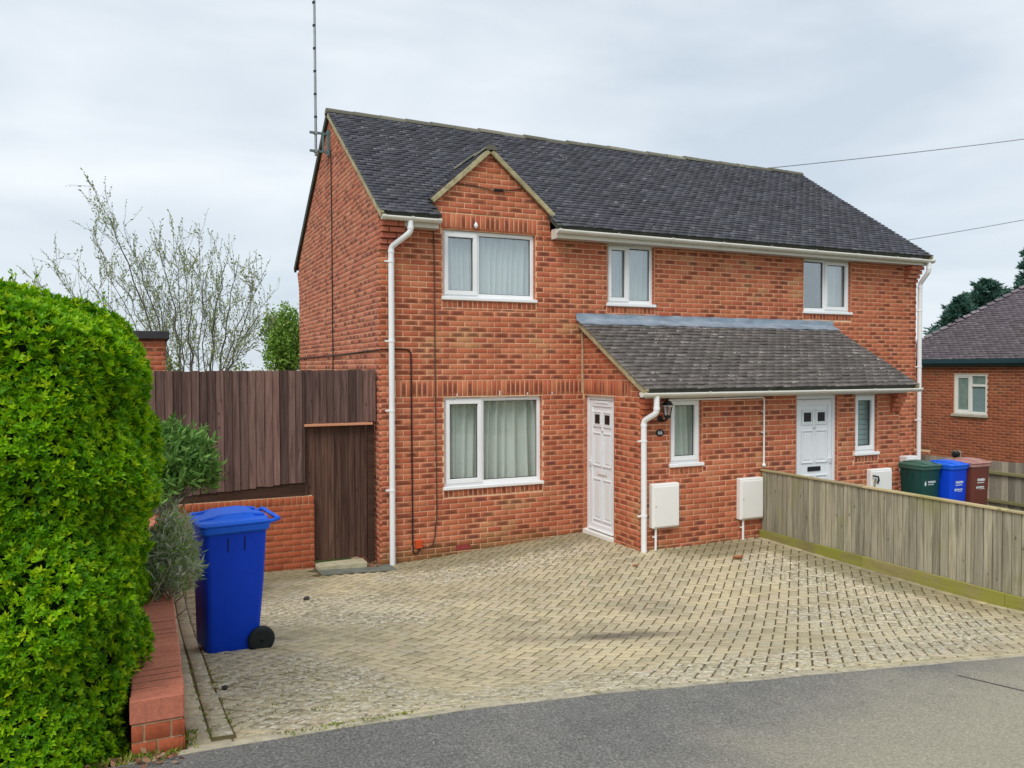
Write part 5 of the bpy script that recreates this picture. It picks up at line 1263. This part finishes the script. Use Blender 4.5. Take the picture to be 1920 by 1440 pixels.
def leafy_tree(name, label, base, centre, rad, clumps, per, size, mat, seed, ratio=.3):
    t_ = thing(name, tuple(base), label, 'tree'); q = np.random.default_rng(seed); base = np.array(base); c = np.array(centre); rad = np.array(rad); LP = []; LD = []; m = MB()
    m.tube([base, base + (c - base) * .5 + q.normal(0, .1, 3), c], [.14, .1, .03], 7)
    for i in range(clumps):
        d = q.normal(0, 1, 3); d /= np.linalg.norm(d); e = c + d * rad * q.uniform(.35, 1) ** .6; s0 = base + (c - base) * q.uniform(.45, .95); m.tube([s0, (s0 + e) / 2 + q.normal(0, .08, 3), e], [.025, .015, .006], 4, cap=False)
        p = e + q.normal(0, 1, (per, 3)) * rad * .13; LP.append(p); LD.append(q.normal(0, 1, (per, 3)) + np.array((0, 0, .2)))
    m.build('trunk', 'bark', t_); P_ = np.concatenate(LP); foliage('crown', mat, t_, P_, np.concatenate(LD), q.uniform(.6, 1.2, len(P_)) * size, ratio, seed + 1)
a = at(533, 640, 26); leafy_tree('leafy_tree', 'small fresh green tree between the fence and the gable', (a[0], a[1], -.3), (a[0], a[1], a[2] - .1), (.68, .7, 1.2), 110, 60, .12, 'leaf_tree', 41)
a = at(470, 694, 24); leafy_tree('garden_bush', 'low yellowish green bush just showing above the fence top', (a[0], a[1], -.3), (a[0], a[1], a[2] - .55), (1.1, .6, .75), 40, 40, .10, 'leaf_bud', 43)
a = at(322, 690, 17); leafy_tree('garden_bush', 'narrow olive bush right of the brick outbuilding', (a[0], a[1], -.3), (a[0], a[1], a[2] - .35), (.18, .4, .85), 26, 40, .08, 'leaf_bud', 47)
def conifer(label, x, y, d, h, w_, seed, n=70):
    top = at(x, y, d); base = (top[0], top[1], -.4); t_ = thing('conifer_tree', base, label, 'tree'); q = np.random.default_rng(seed); m = MB(); m.tube([base, (top[0], top[1], top[2] - .1)], [.2, .03], 7); LP = []; LD = []; LS = []
    for i in range(n):
        f_ = q.random() ** 1.3; z = top[2] - h * f_; L_ = w_ * (f_ ** .75) * q.uniform(.55, 1.1) + .12; an = q.uniform(0, 2 * math.pi); d_ = np.array((math.cos(an), math.sin(an), q.uniform(.1, .55))); p0 = np.array((top[0], top[1], z)); e = p0 + d_ * L_
        m.tube([p0, (p0 + e) / 2 - np.array((0, 0, .08)), e], [.03, .02, .006], 4, cap=False)
        k = int(70 * L_ + 20); s = q.random(k) ** .7; p = p0 + np.outer(s, e - p0) + q.normal(0, 1, (k, 3)) * (.05 + .16 * (1 - s))[:, None] * max(.5, L_); LP.append(p); LD.append(d_ + q.normal(0, .5, (k, 3))); LS.append(q.uniform(.14, .3, k))
    m.build('trunk', 'bark', t_); foliage('crown', 'leaf_conifer', t_, np.concatenate(LP), np.concatenate(LD), np.concatenate(LS), .16, seed + 1)
conifer('dark green conifer rising behind the bungalow hip', 1850, 530, 40, 4.0, 2.7, 61, 170)
conifer('smaller dark conifer left of the tall one behind the bungalow', 1802, 562, 39, 2.4, 1.5, 63, 80)
conifer('dark conifer cut off by the right edge above the bungalow roof', 1935, 470, 36, 5.0, 1.7, 65, 110)

# ------------------------------------------------------------------ small things on the ground
q = np.random.default_rng(91); LP = []; LD = []; LS = []
def tuft(x, y, r, n, s, fz=None):
    for i in range(n):
        a, b = x + q.normal(0, r), y + q.normal(0, r * .6); z = g1(a, b) if b > EDGE else float(foot_h(a, b)); LP.append((a, b, z - .004)); LD.append((q.normal(0, .6), q.normal(0, .6), q.uniform(.3, 1.2))); LS.append(s * q.uniform(.5, 1.2))
for k in range(18): tuft(q.uniform(-2.3, -1.5), EDGE + q.normal(0, .02), .03, 10, .028)
for k in range(14): tuft(q.uniform(-1.5, 1.8), EDGE + q.normal(0, .012), .02, 6, .02)
for k in range(34): tuft(XL + .115 + .105 * (k % 2), q.uniform(-6.5, -4.4), .008, 6, .024)
for k in range(40): tuft(q.uniform(-2.45, -1.5), q.uniform(-6.4, -4.6), .03, 7, .022)
for k in range(14): tuft(q.uniform(-.9, .1), q.uniform(-.62, -.44), .03, 10, .02)
for k in range(16): tuft(-2.70 + q.normal(0, .02), q.uniform(-6.63, -6.2), .02, 8, .03)
for k in range(16): tuft(q.uniform(-3.1, -2.7), -6.66 + q.normal(0, .02), .03, 12, .04)
for k in range(24): tuft(q.uniform(.2, 3.0), -.03, .02, 4, .016)
foliage('weeds', 'leaf_weed', None, LP, LD, np.array(LS), .16, 93); tag(bpy.data.objects['weeds'], 'small green weeds growing in the paving joints and road edge', 'weeds')
LP = []; LD = []; LS = []
for i in range(160): x, y = q.uniform(-.24, .0), q.uniform(-.12, .16); LP.append((x, y, g1(x, min(y, .05)) + q.uniform(0, .025))); LD.append((q.normal(0, 1), q.normal(0, 1), q.normal(0, .3))); LS.append(q.uniform(.02, .04))
for i in range(90): x, y = q.uniform(-3.15, -2.72), q.uniform(-6.78, -6.64); LP.append((x, y, float(foot_h(x, y)) + q.uniform(0, .02))); LD.append((q.normal(0, 1), q.normal(0, 1), q.normal(0, .3))); LS.append(q.uniform(.02, .04))
foliage('leaf_litter', 'leaf_litter', None, LP, LD, np.array(LS), .3, 95); tag(bpy.data.objects['leaf_litter'], 'brown dry leaf litter beside the gate and hedge foot', 'leaves')
def fallen(x, y, s, label):
    z = g1(x, y); vs = []; n_ = 7
    for i in range(n_):
        e = i / (n_ - 1) - .5; w_ = (.25 - e * e) * s * 1.5
        for k in (-1, 0, 1): vs.append((x + e * s, y + k * w_ * .6, z + .012 + abs(k) * .03 * s / .15 + .05 * e * e * s / .15))
    o = MB().add(vs, [(3 * i + k, 3 * i + k + 1, 3 * i + k + 4, 3 * i + k + 3) for i in range(n_ - 1) for k in range(2)], smooth=True).build('fallen_leaf', 'dead_leaf'); o.modifiers.new('s', 'SOLIDIFY').thickness = .002; tag(o, label, 'leaf')
fallen(4.06, -2.37, .17, 'large curled brown leaf on the paving near the grey fence'); fallen(2.67, -2.1, .09, 'small brown leaf on the paving near the porch corner')
def pebble(x, y, s, label):
    z = g1(x, y); q2 = np.random.default_rng(int(abs(x * 100))); fr = Fr((x, y, z), (1, 0, 0), (0, 1, 0), (0, 0, 1)); o = MB().lathe([(s * .5, 0), (s * .9, s * .25), (s, s * .5), (s * .7, s * .8), (s * .3, s * .95)], fr, 8, False)
    o.v = [tuple(np.array(v) + q2.normal(0, s * .07, 3)) for v in o.v]; tag(o.build('stone', 'stone'), label, 'stone')
pebble(-1.28, -1.68, .035, 'small dark stone lying on the paving near the low brick wall')
pebble(-2.42, -5.32, .022, 'tiny dark stone in the joint beside the left border blocks')
